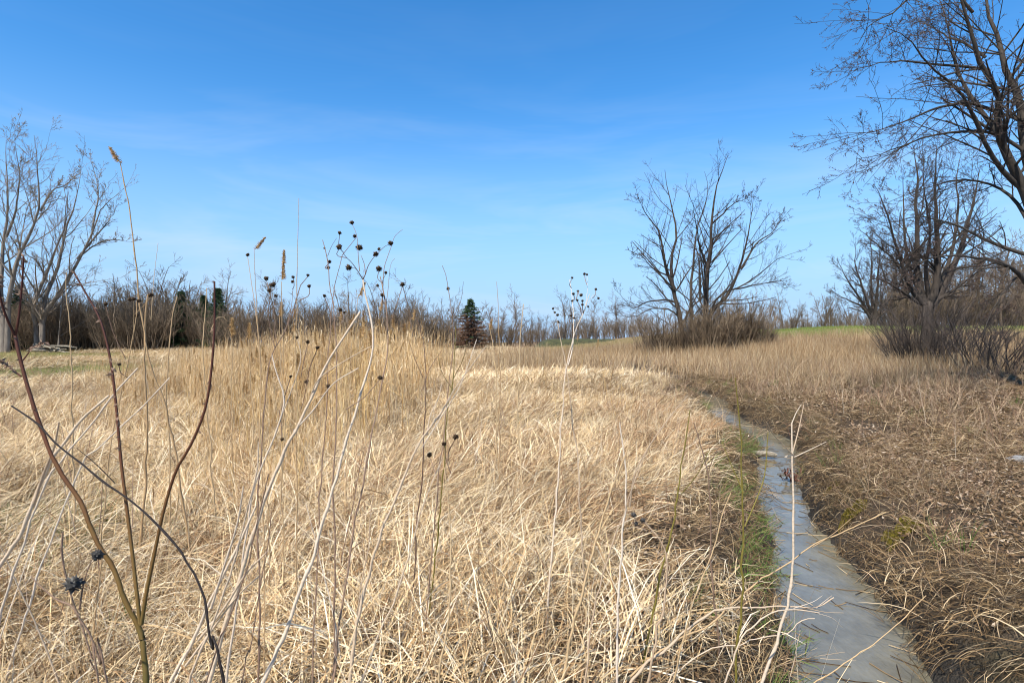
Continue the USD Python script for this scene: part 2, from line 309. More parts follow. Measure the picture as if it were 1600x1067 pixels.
wet = sstep(0.25, 0.0, dd)[:, None]
col = col * (1 - wet) + mud * wet
g_mat = usdkit.material(stage, '/World/Looks/meadow_soil', {
    'c': ('attribute', {'attribute': 'tint'}), 'geo': ('geometry', {}), 'n': ('noise_texture', {'scale': 9.0, 'detail': 8.0, 'roughness': 0.7}),
    'n2': ('noise_texture', {'scale': 60.0, 'detail': 3.0}), 'r': ('rgb_ramp', {'ramp': [(0.25, (0.45, 0.45, 0.45)), (0.75, (1.5, 1.5, 1.5))]}),
    'mul': ('mix_color', {'blend_type': 'multiply', 'fac': 1.0, 'use_clamp': False}), 'b': ('bump', {'strength': 0.9, 'distance': 0.04}),
    'p': ('principled_bsdf', {'roughness': 0.95, 'specular_ior_level': 0.15})},
    [('geo.position', 'n.vector'), ('geo.position', 'n2.vector'), ('n.fac', 'r.fac'), ('c.color', 'mul.a'), ('r.color', 'mul.b'), ('mul.result', 'p.base_color'), ('n2.fac', 'b.height'), ('b.normal', 'p.normal')], surface='p.BSDF')
gm = usdkit.mesh(stage, '/World/meadow_ground', (V, G), g_mat, True)
UsdGeom.PrimvarsAPI(gm).CreatePrimvar('tint', T.Color3fArray, 'vertex').Set(Vt.Vec3fArray.FromNumpy(col.astype(np.float32)))
tag(gm, 'uneven meadow ground of soil and old thatch under the dead grass', 'ground', None, 'structure')

w = st[(st[:, 1] < 30)]
tn = unit(np.gradient(w[:, :2], axis=0)); nr = np.stack([tn[:, 1], -tn[:, 0]], 1)
rows = []
for k in np.linspace(-1, 1, 15):
    q = w[:, :2] + nr * (k * (w[:, 2] + 0.38))[:, None]; rows.append(np.column_stack([q, water_level(w[:, 1])]))
WV = np.stack(rows, 1); n, m = WV.shape[:2]
ii = (np.arange(n - 1)[:, None] * m + np.arange(m - 1)).ravel()
water_mat = usdkit.material(stage, '/World/Looks/silty_water', {
    'geo': ('geometry', {}), 'm': ('mapping', {'mapping_type': 'point', 'rotation': (0, 0, 0.45), 'scale': (1.6, 1.0, 1.0)}),
    'n': ('noise_texture', {'scale': 2.6, 'detail': 12.0, 'roughness': 0.72, 'distortion': 0.2}),
    'r': ('rgb_ramp', {'ramp': [(0.30, (0.100, 0.087, 0.055)), (0.50, (0.150, 0.133, 0.088)), (0.70, (0.205, 0.184, 0.127))]}),
    'm2': ('mapping', {'mapping_type': 'point', 'rotation': (0, 0, 0.9), 'scale': (3.4, 1.0, 1.0)}),
    'n2': ('noise_texture', {'scale': 11.0, 'detail': 5.0, 'roughness': 0.55, 'distortion': 0.5}), 'b': ('bump', {'strength': 0.30, 'distance': 0.010}),
    'p': ('principled_bsdf', {'roughness': 0.0, 'ior': 1.5, 'specular_ior_level': 0.8})},
    [('geo.position', 'm.vector'), ('m.vector', 'n.vector'), ('n.fac', 'r.fac'), ('r.color', 'p.base_color'), ('geo.position', 'm2.vector'), ('m2.vector', 'n2.vector'), ('n2.fac', 'b.height'), ('b.normal', 'p.normal')], surface='p.BSDF')
wm = usdkit.mesh(stage, '/World/stream_water', (WV.reshape(-1, 3), np.concatenate([np.stack([ii, ii + m, ii + m + 1], 1), np.stack([ii, ii + m + 1, ii + 1], 1)])), water_mat, True)
tag(wm, 'narrow grey silty stream winding along the right of the meadow', 'water', None, 'structure')

# the low green bank in the middle distance
bx, by = np.meshgrid(np.linspace(-16, 17, 70), np.linspace(66, 84, 30))
bz = height(bx, by) - 0.25 + (1.95 - height(bx, by) + 0.25) * sstep(66, 69.5, by) * sstep(84, 78, by) * sstep(2.0, 5.0, bx) * sstep(15, 11.5, bx) + (noise2(bx, by, 1.5, 51) - 0.5) * 0.25
nb = bx.shape[1]; ii = (np.arange(bx.shape[0] - 1)[:, None] * nb + np.arange(nb - 1)).ravel()
bank_mat = bark('bank_grass', (0.030, 0.032, 0.016), (0.085, 0.085, 0.032), 1.6, 1.0)
tag(obj('grass_bank', (np.stack([bx, by, bz], -1).reshape(-1, 3), np.concatenate([np.stack([ii, ii + 1, ii + nb + 1], 1), np.stack([ii, ii + nb + 1, ii + nb], 1)])), bank_mat, None, True),
    'low dark green bank with a flat top beyond the brown grass', 'bank', None, 'structure')

# ------------------------------------------------------------------ grass
def roots(n, R, r, flat=False):
    q = R * np.sqrt(r.random(n)); a = r.uniform(0, 2 * np.pi, n)
    return q * np.cos(a), q * np.sin(a)
def mat_patch(n, R, length, width, seed, lean=(10, 65), main=.75, wild=.3, K=5, thick=.13):
    """Long dead blades that rise and then lie over, mostly along +x."""
    r = np.random.default_rng(seed)
    x, y = roots(n, R, r)
    p = np.column_stack([x, y, r.uniform(-.03, .05, n)])
    az = (noise2(x, y, .45, seed) - .5) * 5 + r.normal(0, main, n); wl = r.random(n) < wild; az[wl] = r.uniform(-np.pi, np.pi, wl.sum())
    el = np.radians(r.uniform(lean[0], lean[1], n)); L = length * r.uniform(.35, 1.2, n)
    fall = np.radians(r.uniform(5, 34, n)); turn = r.normal(0, .09, n); floor = r.uniform(0, thick, n) * (.35 + 1.1 * noise2(x, y, .35, seed + 5))
    P = [p]
    for k in range(K - 1):
        d = np.column_stack([np.cos(el) * np.cos(az), np.cos(el) * np.sin(az), np.sin(el)])
        p = p + d * (L / (K - 1))[:, None]; p[:, 2] = np.maximum(p[:, 2], floor); P.append(p)
        el = np.maximum(el - fall, np.radians(-25)); az = az + turn
    P = np.stack(P, 1)
    W = width * r.uniform(.5, 1.35, n)[:, None] * np.interp(np.linspace(0, 1, K), [0, .3, .7, 1], [.8, 1, .85, .2])[None]
    a = r.normal(0, .6, n); S = np.column_stack([-np.sin(az) * np.cos(a), np.cos(az) * np.cos(a), np.sin(a)])
    return ribbons(P, W, S)
def upright_patch(n, R, h, width, seed, K=4, lean=.28, clump=.0):
    r = np.random.default_rng(seed)
    x, y = roots(n, R, r)
    p0 = np.column_stack([x, y, np.full(n, -.04)])
    az = r.uniform(-np.pi, np.pi, n); ln = np.abs(r.normal(0, lean, n)); L = h * r.uniform(.35, 1.1, n) * (.6 + .8 * noise2(x, y, .5, seed)); bend = r.uniform(0, .5, n)
    t = np.linspace(0, 1, K)
    out = L[:, None] * (ln[:, None] * t + bend[:, None] * .35 * t ** 2.5)
    P = np.stack([p0[:, :1] + np.cos(az)[:, None] * out, p0[:, 1:2] + np.sin(az)[:, None] * out, p0[:, 2:] + L[:, None] * t * np.sqrt(np.maximum(1 - (ln[:, None] * t) ** 2, .3))], -1)
    W = width * r.uniform(.6, 1.3, n)[:, None] * np.linspace(1, .2, K)[None]
    a = r.uniform(0, np.pi, n); S = np.column_stack([np.cos(a), np.sin(a), np.zeros(n)])
    return ribbons(P, W, S)
def scatter(y0, y1, density, keep, seed, x_left=-1.02, x_right=1.02, pad=1.2):
    """Points on the ground between the depths y0 and y1, spread evenly (no two much closer than the density asks) and thinned by keep(x, y)."""
    r = np.random.default_rng(seed)
    xa, xb = x_left * y1 - pad, x_right * y1 + pad
    g = 1 / math.sqrt(density)
    x, y = [q.ravel() for q in np.meshgrid(np.arange(xa, xb, g), np.arange(y0, y1, g))]
    x = x + r.uniform(-.5, .5, len(x)) * g; y = y + r.uniform(-.5, .5, len(y)) * g
    ok = (x > x_left * y - pad) & (x < x_right * y + pad); x, y = x[ok], y[ok]
    ok = r.random(len(x)) < keep(x, y); x, y = x[ok], y[ok]
    return x, y, height(x, y), r
def swirl(x, y, r, spread=.5):
    return (noise2(x, y, 3.0, 61) - .5) * 9 + 0.6 + r.normal(0, spread, len(x))
def clear(x, y): return stream(x, y)[0]
def lay(name, protos, bands, label, cat, scale=(.8, 1.2), spread=.5, face=swirl):
    """bands: (y0, y1, density, keep, seed, indices of the protos used there, extra scale, radius over which it follows the slope)"""
    I, Pn, A, S, Tl = [], [], [], [], []
    for y0, y1, dens, keep, seed, use, es, R in bands:
        x, y, z, r = scatter(y0, y1, dens, keep, seed)
        h = max(.12, .7 * R)
        zx0, zx1, zy0, zy1 = height(x - h, y), height(x + h, y), height(x, y - h), height(x, y + h)
        z = (2 * z + zx0 + zx1 + zy0 + zy1) / 6
        I.append(np.asarray(use)[r.integers(0, len(use), len(x))]); Pn.append(np.column_stack([x, y, z - .01])); A.append(face(x, y, r, spread)); S.append(es * r.uniform(*scale, len(x)))
        Tl.append(np.clip(np.stack([(zy1 - zy0) / (2 * h), -(zx1 - zx0) / (2 * h)], 1), -.7, .7))
    return instancer(name, protos, np.concatenate(I), np.vstack(Pn), np.concatenate(A), np.concatenate(S), label, cat, np.vstack(Tl))

def keep_straw(x, y):
    u = x / np.maximum(y, 1); field = sstep(-.52, -.66, u) * sstep(12, 18, y)
    hol = np.exp(-((x + 4.3) / 1.3) ** 2 - ((y - 5.6) / 1.2) ** 2)
    return straw_side(x, y) * (1 - .9 * field) * (1 - .6 * hol)
def inner(R, m=.2): return lambda x, y: keep_straw(x, y) * (clear(x, y) > R + m)
def russet_spots(x, y): return keep_straw(x, y) * (clear(x, y) > .6) * sstep(.44, .58, noise2(x, y, 1.4, 75))
def rim_straw(x, y): return keep_straw(x, y) * (clear(x, y) < 1.7) * (clear(x, y) > .25)
tufts = [('patch', mat_patch(960, .85, .62, .0052, 100 + k, main=.7, wild=.38, K=4), M['straw']) for k in range(4)] + \
        [('patch', mat_patch(2000, 1.25, .48, .0080, 110 + k, main=.7, wild=.4, K=4), M['straw']) for k in range(4)] + \
        [('patch', mat_patch(2600, 2.1, .55, .0145, 120 + k, K=4), M['straw']) for k in range(3)] + \
        [('patch', mat_patch(110, .26, .42, .0055, 126 + k), M['straw']) for k in range(4)] + \
        [('patch', mat_patch(420, .5, .42, .0055, 180 + k, lean=(10, 80)), M['russet']) for k in range(3)]
lay('matted_dead_grass', tufts, [(1.0, 7.6, 1.0, inner(1.0), 201, range(0, 4), 1.0, .8), (7.2, 19, .46, inner(1.5), 202, range(4, 8), 1.0, 1.2), (18.5, 50, .15, inner(1.6), 203, range(8, 11), 1.05, 2), (1.2, 20, 9, rim_straw, 204, range(11, 15), 1.0, .2), (1.5, 24, 1.3, russet_spots, 208, range(15, 18), 1.1, .5)],
    'pale straw coloured dead grass lying matted across the middle of the meadow', 'grass')
# loose blades that still stand out of the mat
up = [('blades', upright_patch(230, .8, .62, .0044, 130 + k, lean=.75), M['straw']) for k in range(4)] + [('blades', upright_patch(110, 1.2, .5, .008, 136 + k, lean=.4), M['straw']) for k in range(3)]
lay('loose_grass_blades', up, [(1.4, 9, .9, inner(.6), 205, range(0, 4), 1.0, .8), (9, 30, .4, inner(.9), 206, range(4, 7), 1.0, 1.2)], 'single pale grass blades sticking up out of the flattened straw', 'grass', spread=3)

bits = [('straws', mat_patch(900, .9, .22, .0046, 330 + k, lean=(0, 30), main=2.0, wild=.8, K=3, thick=.17), M['straw']) for k in range(3)]
lay('broken_straws', bits, [(1.2, 11, .55, inner(.7), 209, range(3), 1.0, .8)], 'short broken straws crossing every way on top of the flattened grass', 'straw', spread=3)
def off_path(x, y, r, spread): return (noise2(x, y, 1.6, 81) - .5) * 12 + r.normal(0, spread, len(x))
def keep_brown(x, y): return (1 - straw_side(x, y)) * (y < 40)
def inner_b(R): return lambda x, y: keep_brown(x, y) * (clear(x, y) > R)
def rim_b(x, y): return keep_brown(x, y) * (clear(x, y) > -.02) * (clear(x, y) < .75)
br = [('patch', mat_patch(900, .8, .30, .0046, 140 + k, lean=(0, 50), main=.9, wild=.5, thick=.06), M['brown_thatch']) for k in range(4)] + \
     [('patch', mat_patch(1100, 1.3, .36, .0075, 146 + k, lean=(0, 45), main=.9, wild=.5, thick=.08), M['brown_thatch']) for k in range(3)] + \
     [('patch', mat_patch(60, .2, .26, .0042, 150 + k, lean=(0, 45), main=.9, wild=.5, thick=.05), M['brown_thatch']) for k in range(4)]
lay('brown_thatch', br, [(1.2, 9, 1.1, inner_b(.6), 211, range(0, 4), 1.0, .7), (9, 27, .45, inner_b(.9), 212, range(4, 7), 1.0, 1.2), (1.2, 22, 26, rim_b, 213, range(7, 11), 1.0, .15)],
    'brown broken stems and thatch covering both banks of the stream', 'thatch', spread=.8, face=off_path)

def keep_tan(x, y):
    d, s = stream(x, y)
    a = (1 - straw_side(x, y)) * (d > 1.5) * sstep(10, 20, y - 0.30 * np.maximum(x - 6, 0) + (noise2(x, y, 2.2, 83) - .5) * 10)
    return a * (1 - sstep(40, 45, y))
tn_ = [('patch', upright_patch(420, 1.3, .66, .0065, 160 + k, lean=.4), M['tan_grass']) for k in range(4)] + [('patch', upright_patch(700, 2.2, .74, .013, 166 + k, lean=.36), M['tan_grass']) for k in range(3)]
lay('tan_grass', tn_, [(9, 24, .40, keep_tan, 221, range(0, 4), 1.0, 1.2), (23, 64, .17, keep_tan, 222, range(4, 7), 1.1, 2)], 'fuzzy pinkish tan grass standing on the rise right of the stream', 'grass', spread=3)

def keep_field(x, y):
    u = x / np.maximum(y, 1); left = sstep(-.50, -.64, u) * sstep(10, 17, y)
    rim = sstep(44, 52, y) * sstep(.0, .1, u) * sstep(.45, .38, u)
    return np.clip(left + rim, 0, 1) * (y < 70)
fl = [('patch', upright_patch(1000, 2.2, .20, .010, 170 + k, lean=.7, K=3), M['field_grass']) for k in range(4)]
rg = [('patch', upright_patch(1000, 2.2, .17, .011, 176 + k, lean=.7, K=3), M['rim_grass']) for k in range(3)]
def keep_rim(x, y): return sstep(41, 45, y) * sstep(.36, .43, x / y) * (y < 74)
lay('rim_grass', rg, [(40, 76, .15, keep_rim, 233, range(3), 1.4, 2)], 'bright short green grass along the top of the rise at the right', 'grass', spread=3)
fl += [('patch', upright_patch(700, 1.6, .15, .011, 270 + k, lean=.7, K=3), M['rim_grass']) for k in range(2)]
def keep_left_green(x, y): return sstep(-.5, -.62, x / y) * sstep(.44, .56, noise2(x, y, 3.4, 31)) * sstep(15, 20, y) * (y < 50)
lay('field_grass', fl, [(15, 50, .2, keep_left_green, 234, range(4, 6), 1.2, 1.5), (10, 30, .22, keep_field, 231, range(4), 1.0, 1.5), (30, 70, .11, keep_field, 232, range(4), 1.4, 2)], 'short field grass of straw and green mixed at the meadow edges', 'grass', spread=3)
gg = [('tuft', upright_patch(34, .11, .27, .0058, 180 + k, lean=.5), M['green_grass']) for k in range(4)]
def keep_green(x, y):
    d, s = stream(x, y); u = x / np.maximum(y, 1)
    hollow = np.exp(-((x + 4.3) / 1.4) ** 2 - ((y - 5.6) / 1.4) ** 2) * .6
    edge = sstep(.9, .2, d) * sstep(.45, .56, noise2(x, y, .8, 35)) * (d > .0) * np.where(s < 0, 1.0, .15)
    rest = .05 * sstep(.55, .66, noise2(x, y, 1.3, 88)) * (d > .3)
    return np.clip(hollow + edge * .9 + rest + .8 * (d > -.02) * (d < .3) * (s < 0) * (noise2(x, y, .6, 37) > .50), 0, 1)
lay('green_shoots', gg, [(2, 20, 14, keep_green, 241, range(4), 1.0, .2)], 'fresh green grass shoots along the water and in the left hollow', 'grass', spread=3)

# dead leaves on the banks
def leaf_bed(n, spread, seed, size=(.010, .021)):
    r = np.random.default_rng(seed); v, f = [], []
    for k in range(n):
        s = r.uniform(*size); L = s * r.uniform(1.1, 1.9)
        outline = np.array([(-L, 0, 0), (-.4 * L, -.6 * s, 0), (.3 * L, -.55 * s, 0), (L, 0, 0), (.3 * L, .55 * s, 0), (-.4 * L, .6 * s, 0), (0, 0, 0)])
        outline[:, 2] = (outline[:, 1] ** 2 / s) * r.uniform(-.9, 1.4) + r.uniform(-.5, 1.0) * (outline[:, 0] ** 2 / L) * .6
        e = r.normal(0, .38, 2); a = r.uniform(0, 2 * np.pi)
        R = trimesh.transformations.euler_matrix(e[0], e[1], a)[:3, :3]
        c = np.array([r.normal(0, spread * .5), r.normal(0, spread * .5), r.uniform(.005, .075)])
        v.append(outline @ R.T + c); f.append(np.array([(6, 0, 1), (6, 1, 2), (6, 2, 3), (6, 3, 4), (6, 4, 5), (6, 5, 0)]) + 7 * k)
    return np.vstack(v), np.vstack(f)
lf = [('leaves', leaf_bed(220, .6, 180 + k, (.008, .020)), M['leaf']) for k in range(5)] + [('leaves', leaf_bed(170, .9, 186 + k, (.012, .024)), M['leaf']) for k in range(3)]
def keep_leaf(x, y):
    d, s = stream(x, y)
    return np.where(s > 0, 1.0, .45 * (d < 1.4)) * (d > .95) * (.4 + sstep(.4, .55, noise2(x, y, 1.4, 90))) * (1 - sstep(14, 24, y) * .9)
lf += [('leaves', leaf_bed(26, .14, 193 + k, (.010, .024)), M['leaf']) for k in range(3)]
def rim_leaf(x, y):
    d, s = stream(x, y); return (d > .38) * (d < 1.0) * np.where(s > 0, .9, .4)
lay('leaf_litter', lf, [(1.5, 18, 7, rim_leaf, 253, range(8, 11), 1.0, .15), (1.5, 10, 7, keep_leaf, 251, range(5), 1.0, .4), (10, 24, 3.0, keep_leaf, 252, range(5, 8), 1.1, .6)], 'brown and bleached dead leaves strewn over the right bank', 'leaf litter', spread=3)

# thin dead weed stems
def sprig(n, h, rad, spread, seed):
    r = np.random.default_rng(seed); P, R = [], []
    for k in range(n):
        b = np.array([r.normal(0, spread), r.normal(0, spread), -.03]); d = unit(np.array([r.normal(0, .34), r.normal(0, .34), 1])); L = h * r.uniform(.5, 1.15)
        q = b + d * L * np.linspace(0, 1, 5)[:, None] + np.array([r.normal(0, .05), r.normal(0, .05), -.02]) * (np.linspace(0, 1, 5)[:, None] ** 2) * 2
        P.append(q); R.append(np.linspace(rad, rad * .45, 5))
        for j in range(r.integers(2, 6)):
            t = r.uniform(.4, .95); s = q[0] + (q[-1] - q[0]) * t; dd = unit(d + r.normal(0, .5, 3)); l2 = L * r.uniform(.12, .32)
            P.append(s + dd * l2 * np.linspace(0, 1, 5)[:, None]); R.append(np.linspace(rad * .6, rad * .3, 5))
    return tubes(np.array(P), np.array(R), 3)
def keep_sprig(x, y):
    d, s = stream(x, y); return (1 - straw_side(x, y)) * (d > .25) * (.2 + sstep(.4, .58, noise2(x, y, 1.9, 95))) * (1 - sstep(22, 32, y))
sp = [('stems', sprig(9, .5, .0022, .2, 190 + k), M['red_twig']) for k in range(5)] + [('stems', sprig(7, .65, .0042, .25, 196 + k), M['red_twig']) for k in range(4)]
lay('weed_stems', sp, [(2.5, 10, 3.6, keep_sprig, 261, range(5), 1.0, .2), (10, 32, 2.6, keep_sprig, 262, range(5, 9), 1.05, .3)], 'thin reddish dead weed stems standing all over the right bank', 'weeds', spread=3)

# ------------------------------------------------------------------ trees
def spawn(P, R, n, L, rng_, t0=.25, t1=1.0, ang=(30, 65), taper=.6, rr=.5, K=5, wander=.12, up=.15, rmin=.004, pull=None, lean_long=0.0):
    """n side branches sprouting from each of the curves P (N, K0, 3): about L long (L may be an array per curve), shorter towards the tip."""
    N, K0, _ = P.shape
    par = np.repeat(np.arange(N), n); M_ = len(par)
    t = rng_.uniform(t0, t1, M_) * (K0 - 1); k = np.minimum(t.astype(int), K0 - 2); fr = (t - k)[:, None]
    p = P[par, k] * (1 - fr) + P[par, k + 1] * fr
    d0 = unit(P[par, k + 1] - P[par, k]); rp = R[par, k] * (1 - fr[:, 0]) + R[par, k + 1] * fr[:, 0]
    a = np.radians(rng_.uniform(ang[0], ang[1], M_))[:, None]
    q = unit(np.cross(d0, unit(rng_.normal(0, 1, (M_, 3)))))
    d = unit(d0 * np.cos(a) + q * np.sin(a) + np.array([0, 0, up]))
    tt = t / (K0 - 1)
    Ls = np.broadcast_to(np.asarray(L, float), (N,))[par] * (1 - taper * tt) * rng_.uniform(.55, 1.25, M_)
    r0 = np.maximum(rp * rr * rng_.uniform(.6, 1.0, M_), rmin)
    out = [p]
    for j in range(K - 1):
        p = p + d * (Ls / (K - 1))[:, None]; out.append(p)
        d = d + rng_.normal(0, wander, (M_, 3)) + np.array([0, 0, up * .35])
        if pull is not None: d = d + np.asarray(pull) * .25
        d = unit(d)
    Rn = r0[:, None] * np.linspace(1, .4, K)[None]
    return np.stack(out, 1), np.maximum(Rn, rmin * .6)
def buds(P, per, size, r):
    """Small pointed buds along the twigs P."""
    N, K, _ = P.shape
    par = np.repeat(np.arange(N), per); t = r.uniform(.2, 1, len(par)) * (K - 1); k = np.minimum(t.astype(int), K - 2); fr = (t - k)[:, None]
    c = P[par, k] * (1 - fr) + P[par, k + 1] * fr; d = unit(P[par, k + 1] - P[par, k] + r.normal(0, .6, (len(par), 3)))
    s = size * r.uniform(.6, 1.3, len(par)); u = unit(np.cross(d, r.normal(0, 1, (len(par), 3)))); w_ = np.cross(d, u)
    b = lambda x: x[:, None, :]
    S = s[:, None]
    V = np.stack([c - d * S * .3, c + d * S * .5 + u * S * .45, c + d * S * .5 - u * S * .25 + w_ * S * .4, c + d * S * .5 - u * S * .25 - w_ * S * .4, c + d * S * 1.7], 1).reshape(-1, 3)
    f = np.array([(0, 2, 1), (0, 3, 2), (0, 1, 3), (4, 1, 2), (4, 2, 3), (4, 3, 1)])
    return V, (f[None] + 5 * np.arange(len(par))[:, None, None]).reshape(-1, 3)
def rel(vf, base): return vf[0] - base, vf[1]
def px_limb(line, Y, dy, n=14):
    """A limb through the photographed pixels, leaning dy metres away from (or towards) the viewer by its tip."""
    m_ = len(line); s = np.linspace(0, 1, m_)
    return cr([at(x, y, Y + dy * s_ ** 1.3) for (x, y), s_ in zip(line, s)], n)
def big_tree(name, label, Y, base_px, limbs, bark_m, twig_m, seed, lv, trunk=None, wob=.11, tap=.5, bud=None, extra=0, twig_r=.008, up=.15, pull=None, group=None, ang=(28, 62)):
    """limbs: (pixels, radius at foot, radius at tip, lean in depth). lv: per level (count per branch, length as a share of the parent or metres)."""
    r = np.random.default_rng(seed)
    bz = at(*base_px, Y); base = np.array([bz[0], Y, float(height(bz[0], Y)) - .05])
    t = thing(name, label, 'tree', base, group=group)
    if trunk:
        q = cr([base + [0, 0, -.1]] + [at(x, y, Y) for x, y in trunk[0]], 10)
        flare = np.interp(np.linspace(0, 1, 10), [0, .12, 1], [1.5, 1.05, .85])
        obj('trunk', rel(tubes(q[None], (trunk[1] * flare)[None], 10), base), bark_m, t, True)
    Ps, Rs = [], []
    for line, r0, r1, dy in limbs:
        q = px_limb(line, Y, dy)
        if not trunk and abs(line[0][1] - base_px[1]) < 60 and line[0][1] > base_px[1] - 60:
            q = cr(np.vstack([[q[0][0] * .75 + base[0] * .25, q[0][1], base[2] - .1], q]), 14)
        q = q + np.cumsum(r.normal(0, .055 * (Y / 38) ** .5, q.shape), 0) * np.linspace(0, 1, len(q))[:, None]
        Ps.append(q); Rs.append((r1 * .6 + r0 * .98 * (1 - np.linspace(0, 1, 14)) ** 1.15) * {'tall_tree': .72, 'near_tree': .8}.get(name, 1.0))
        obj('limb', rel(tubes(q[None], Rs[-1][None], 7), base), bark_m, t, True)
    P0, R0 = np.array(Ps), np.array(Rs)
    lens = np.linalg.norm(np.diff(P0, axis=1), axis=2).sum(1)
    if extra:                                                      # a few more limbs that the picture shows only as a tangle
        P_, R_ = spawn(P0, R0, extra, lens * .55, r, .1, .75, (20, 50), .45, .6, 14, .10, up * 1.2, .015, pull)
        obj('branch', rel(tubes(P_, R_, 5), base), bark_m, t, True)
        P0, R0 = np.vstack([P0, P_]), np.vstack([R0, R_]); lens = np.linalg.norm(np.diff(P0, axis=1), axis=2).sum(1)
    P1, R1 = spawn(P0, R0, lv[0][0], lens * lv[0][1], r, .12, 1, ang, tap, .5, 7, wob, up, twig_r * 1.3, pull)
    l1 = np.linalg.norm(np.diff(P1, axis=1), axis=2).sum(1)
    P2, R2 = spawn(P1, R1, lv[1][0], l1 * lv[1][1], r, .15, 1, ang, .4, .6, 5, wob, up * .8, twig_r, pull)
    l2 = np.linalg.norm(np.diff(P2, axis=1), axis=2).sum(1)
    P3, R3 = spawn(P2, R2, lv[2][0], np.maximum(l2 * lv[2][1], .12), r, .2, 1, (20, 55), .3, .6, 3, .12, up * .6, twig_r * .8, pull)
    cr_ = thing_part('crown', t)
    obj('side_branch', rel(tubes(P1, R1, 4), base), bark_m, cr_, True)
    obj('twig', rel(join([tubes(P2, R2, 3), tubes(P3, R3, 3, False)]), base), twig_m, cr_)
    for n in ('side_branch', 'twig'): tag(stage.GetPrimAtPath(f'{cr_.GetPath()}/{n}'), kind='stuff')
    if bud:
        bp = obj('bud', rel(join([buds(P3, bud[0], bud[1], r), buds(P2, bud[0], bud[1], r)]), base), bud[2], cr_); tag(bp, kind='stuff')
    if extra: tag(stage.GetPrimAtPath(f'{t.GetPath()}/branch'), kind='stuff')
    return t
def thing_part(name, parent):
    pp = path_of(parent); return UsdGeom.Xform.Define(stage, pp + '/' + numbered(pp, name)).GetPrim()

# the lone many-stemmed tree right of the middle
big_tree('bare_tree', 'wide leafless tree with many dark stems rising out of brown brush right of the middle', 38, (1085, 545), [
    ([(1063, 500), (1061, 487), (1054, 452), (1051, 400), (1059, 376), (1058, 344), (1052, 300), (1049, 262)], .19, .02, 1.0),
    ([(1054, 452), (1042, 424), (1034, 390), (1026, 358), (1004, 324), (997, 306)], .12, .015, -1.2),
    ([(1080, 500), (1079, 473), (1078, 438), (1083, 403), (1087, 369), (1092, 344), (1102, 306), (1096, 270)], .14, .015, 1.8),
    ([(1102, 510), (1103, 455), (1105, 417), (1111, 383), (1111, 351), (1120, 299), (1130, 265), (1139, 244)], .24, .02, -.6),
    ([(1112, 350), (1130, 335), (1150, 318), (1178, 304)], .06, .012, -1.4),
    ([(1109, 390), (1126, 366), (1150, 348), (1164, 336)], .06, .012, 1.5),
    ([(1108, 505), (1113, 483), (1134, 466), (1151, 435), (1165, 396), (1174, 351), (1179, 300)], .18, .016, -1.6),
    ([(1158, 420), (1172, 398), (1190, 374), (1210, 358), (1228, 328)], .08, .012, 1.4),
    ([(1110, 490), (1123, 462), (1158, 449), (1189, 428), (1217, 407), (1252, 394)], .11, .012, -2.0),
    ([(1150, 452), (1185, 448), (1215, 450), (1232, 462)], .05, .01, 2.0),
    ([(1064, 505), (1058, 494), (1044, 483), (1019, 482), (988, 494), (955, 488)], .09, .012, -1.5),
    ([(1062, 475), (1040, 468), (1010, 470), (985, 478), (962, 454)], .07, .012, 1.2),
    ([(1046, 432), (1020, 420), (1000, 402), (986, 396)], .05, .01, -1.8),
    ([(1094, 470), (1092, 430), (1086, 395), (1078, 372)], .09, .012, 2.6),
    ([(1106, 420), (1094, 385), (1088, 350), (1086, 318)], .08, .012, -2.4),
], M['bark_dark'], M['twig_dark'], 301, [(17, .36), (7, .36), (4, .40)], wob=.055, twig_r=.0085, up=.14)

# the cottonwoods at the left edge
cotton = [(16, .34), (7, .38), (4, .42)]
big_tree('tall_tree', 'tall grey tree fanning out to the right beside the tallest one at the left edge', 46, (66, 512), [
    ([(66, 500), (66, 478), (76, 450), (90, 414), (99, 360), (111, 321), (120, 262)], .30, .03, 1.5),
    ([(66, 498), (82, 472), (96, 450), (120, 405), (144, 360), (156, 324), (186, 300)], .32, .025, -1.5),
    ([(120, 405), (150, 370), (170, 345), (186, 312)], .12, .02, 2),
    ([(55, 500), (50, 480), (66, 438), (81, 396), (93, 360), (100, 330), (103, 285)], .28, .025, -2),
    ([(98, 456), (120, 445), (150, 440), (190, 433)], .09, .015, -1.5),
    ([(128, 398), (150, 383), (175, 374), (212, 378)], .09, .015, 1.5),
    ([(144, 360), (152, 310), (150, 275), (142, 245)], .10, .02, 2.4),
    ([(74, 440), (60, 410), (44, 395), (36, 380)], .10, .02, -2.4),
], M['bark_grey'], M['twig_grey'], 311, cotton, bud=(1, .034, M['bud']), twig_r=.011, up=.2)
big_tree('tall_tree', 'tallest grey tree cut by the left edge, thick with brown buds', 44, (8, 512), [
    ([(12, 505), (14, 465), (27, 408), (51, 360), (63, 324), (60, 270), (54, 215)], .30, .03, -1.5),
    ([(63, 330), (80, 300), (100, 290), (118, 268)], .11, .02, 2),
    ([(5, 505), (2, 450), (8, 380), (16, 300), (14, 225)], .32, .03, 1.5),
    ([(2, 470), (-14, 420), (-30, 350), (-34, 280), (-30, 215)], .26, .03, -1),
    ([(10, 370), (26, 330), (32, 280), (30, 215)], .13, .02, -2),
    ([(20, 425), (30, 390), (36, 350), (44, 300)], .10, .02, 2.5),
    ([(-5, 430), (-50, 370), (-80, 300)], .18, .03, 2),
], M['bark_grey'], M['twig_grey'], 312, cotton, bud=(2, .036, M['bud']), twig_r=.011, up=.2)

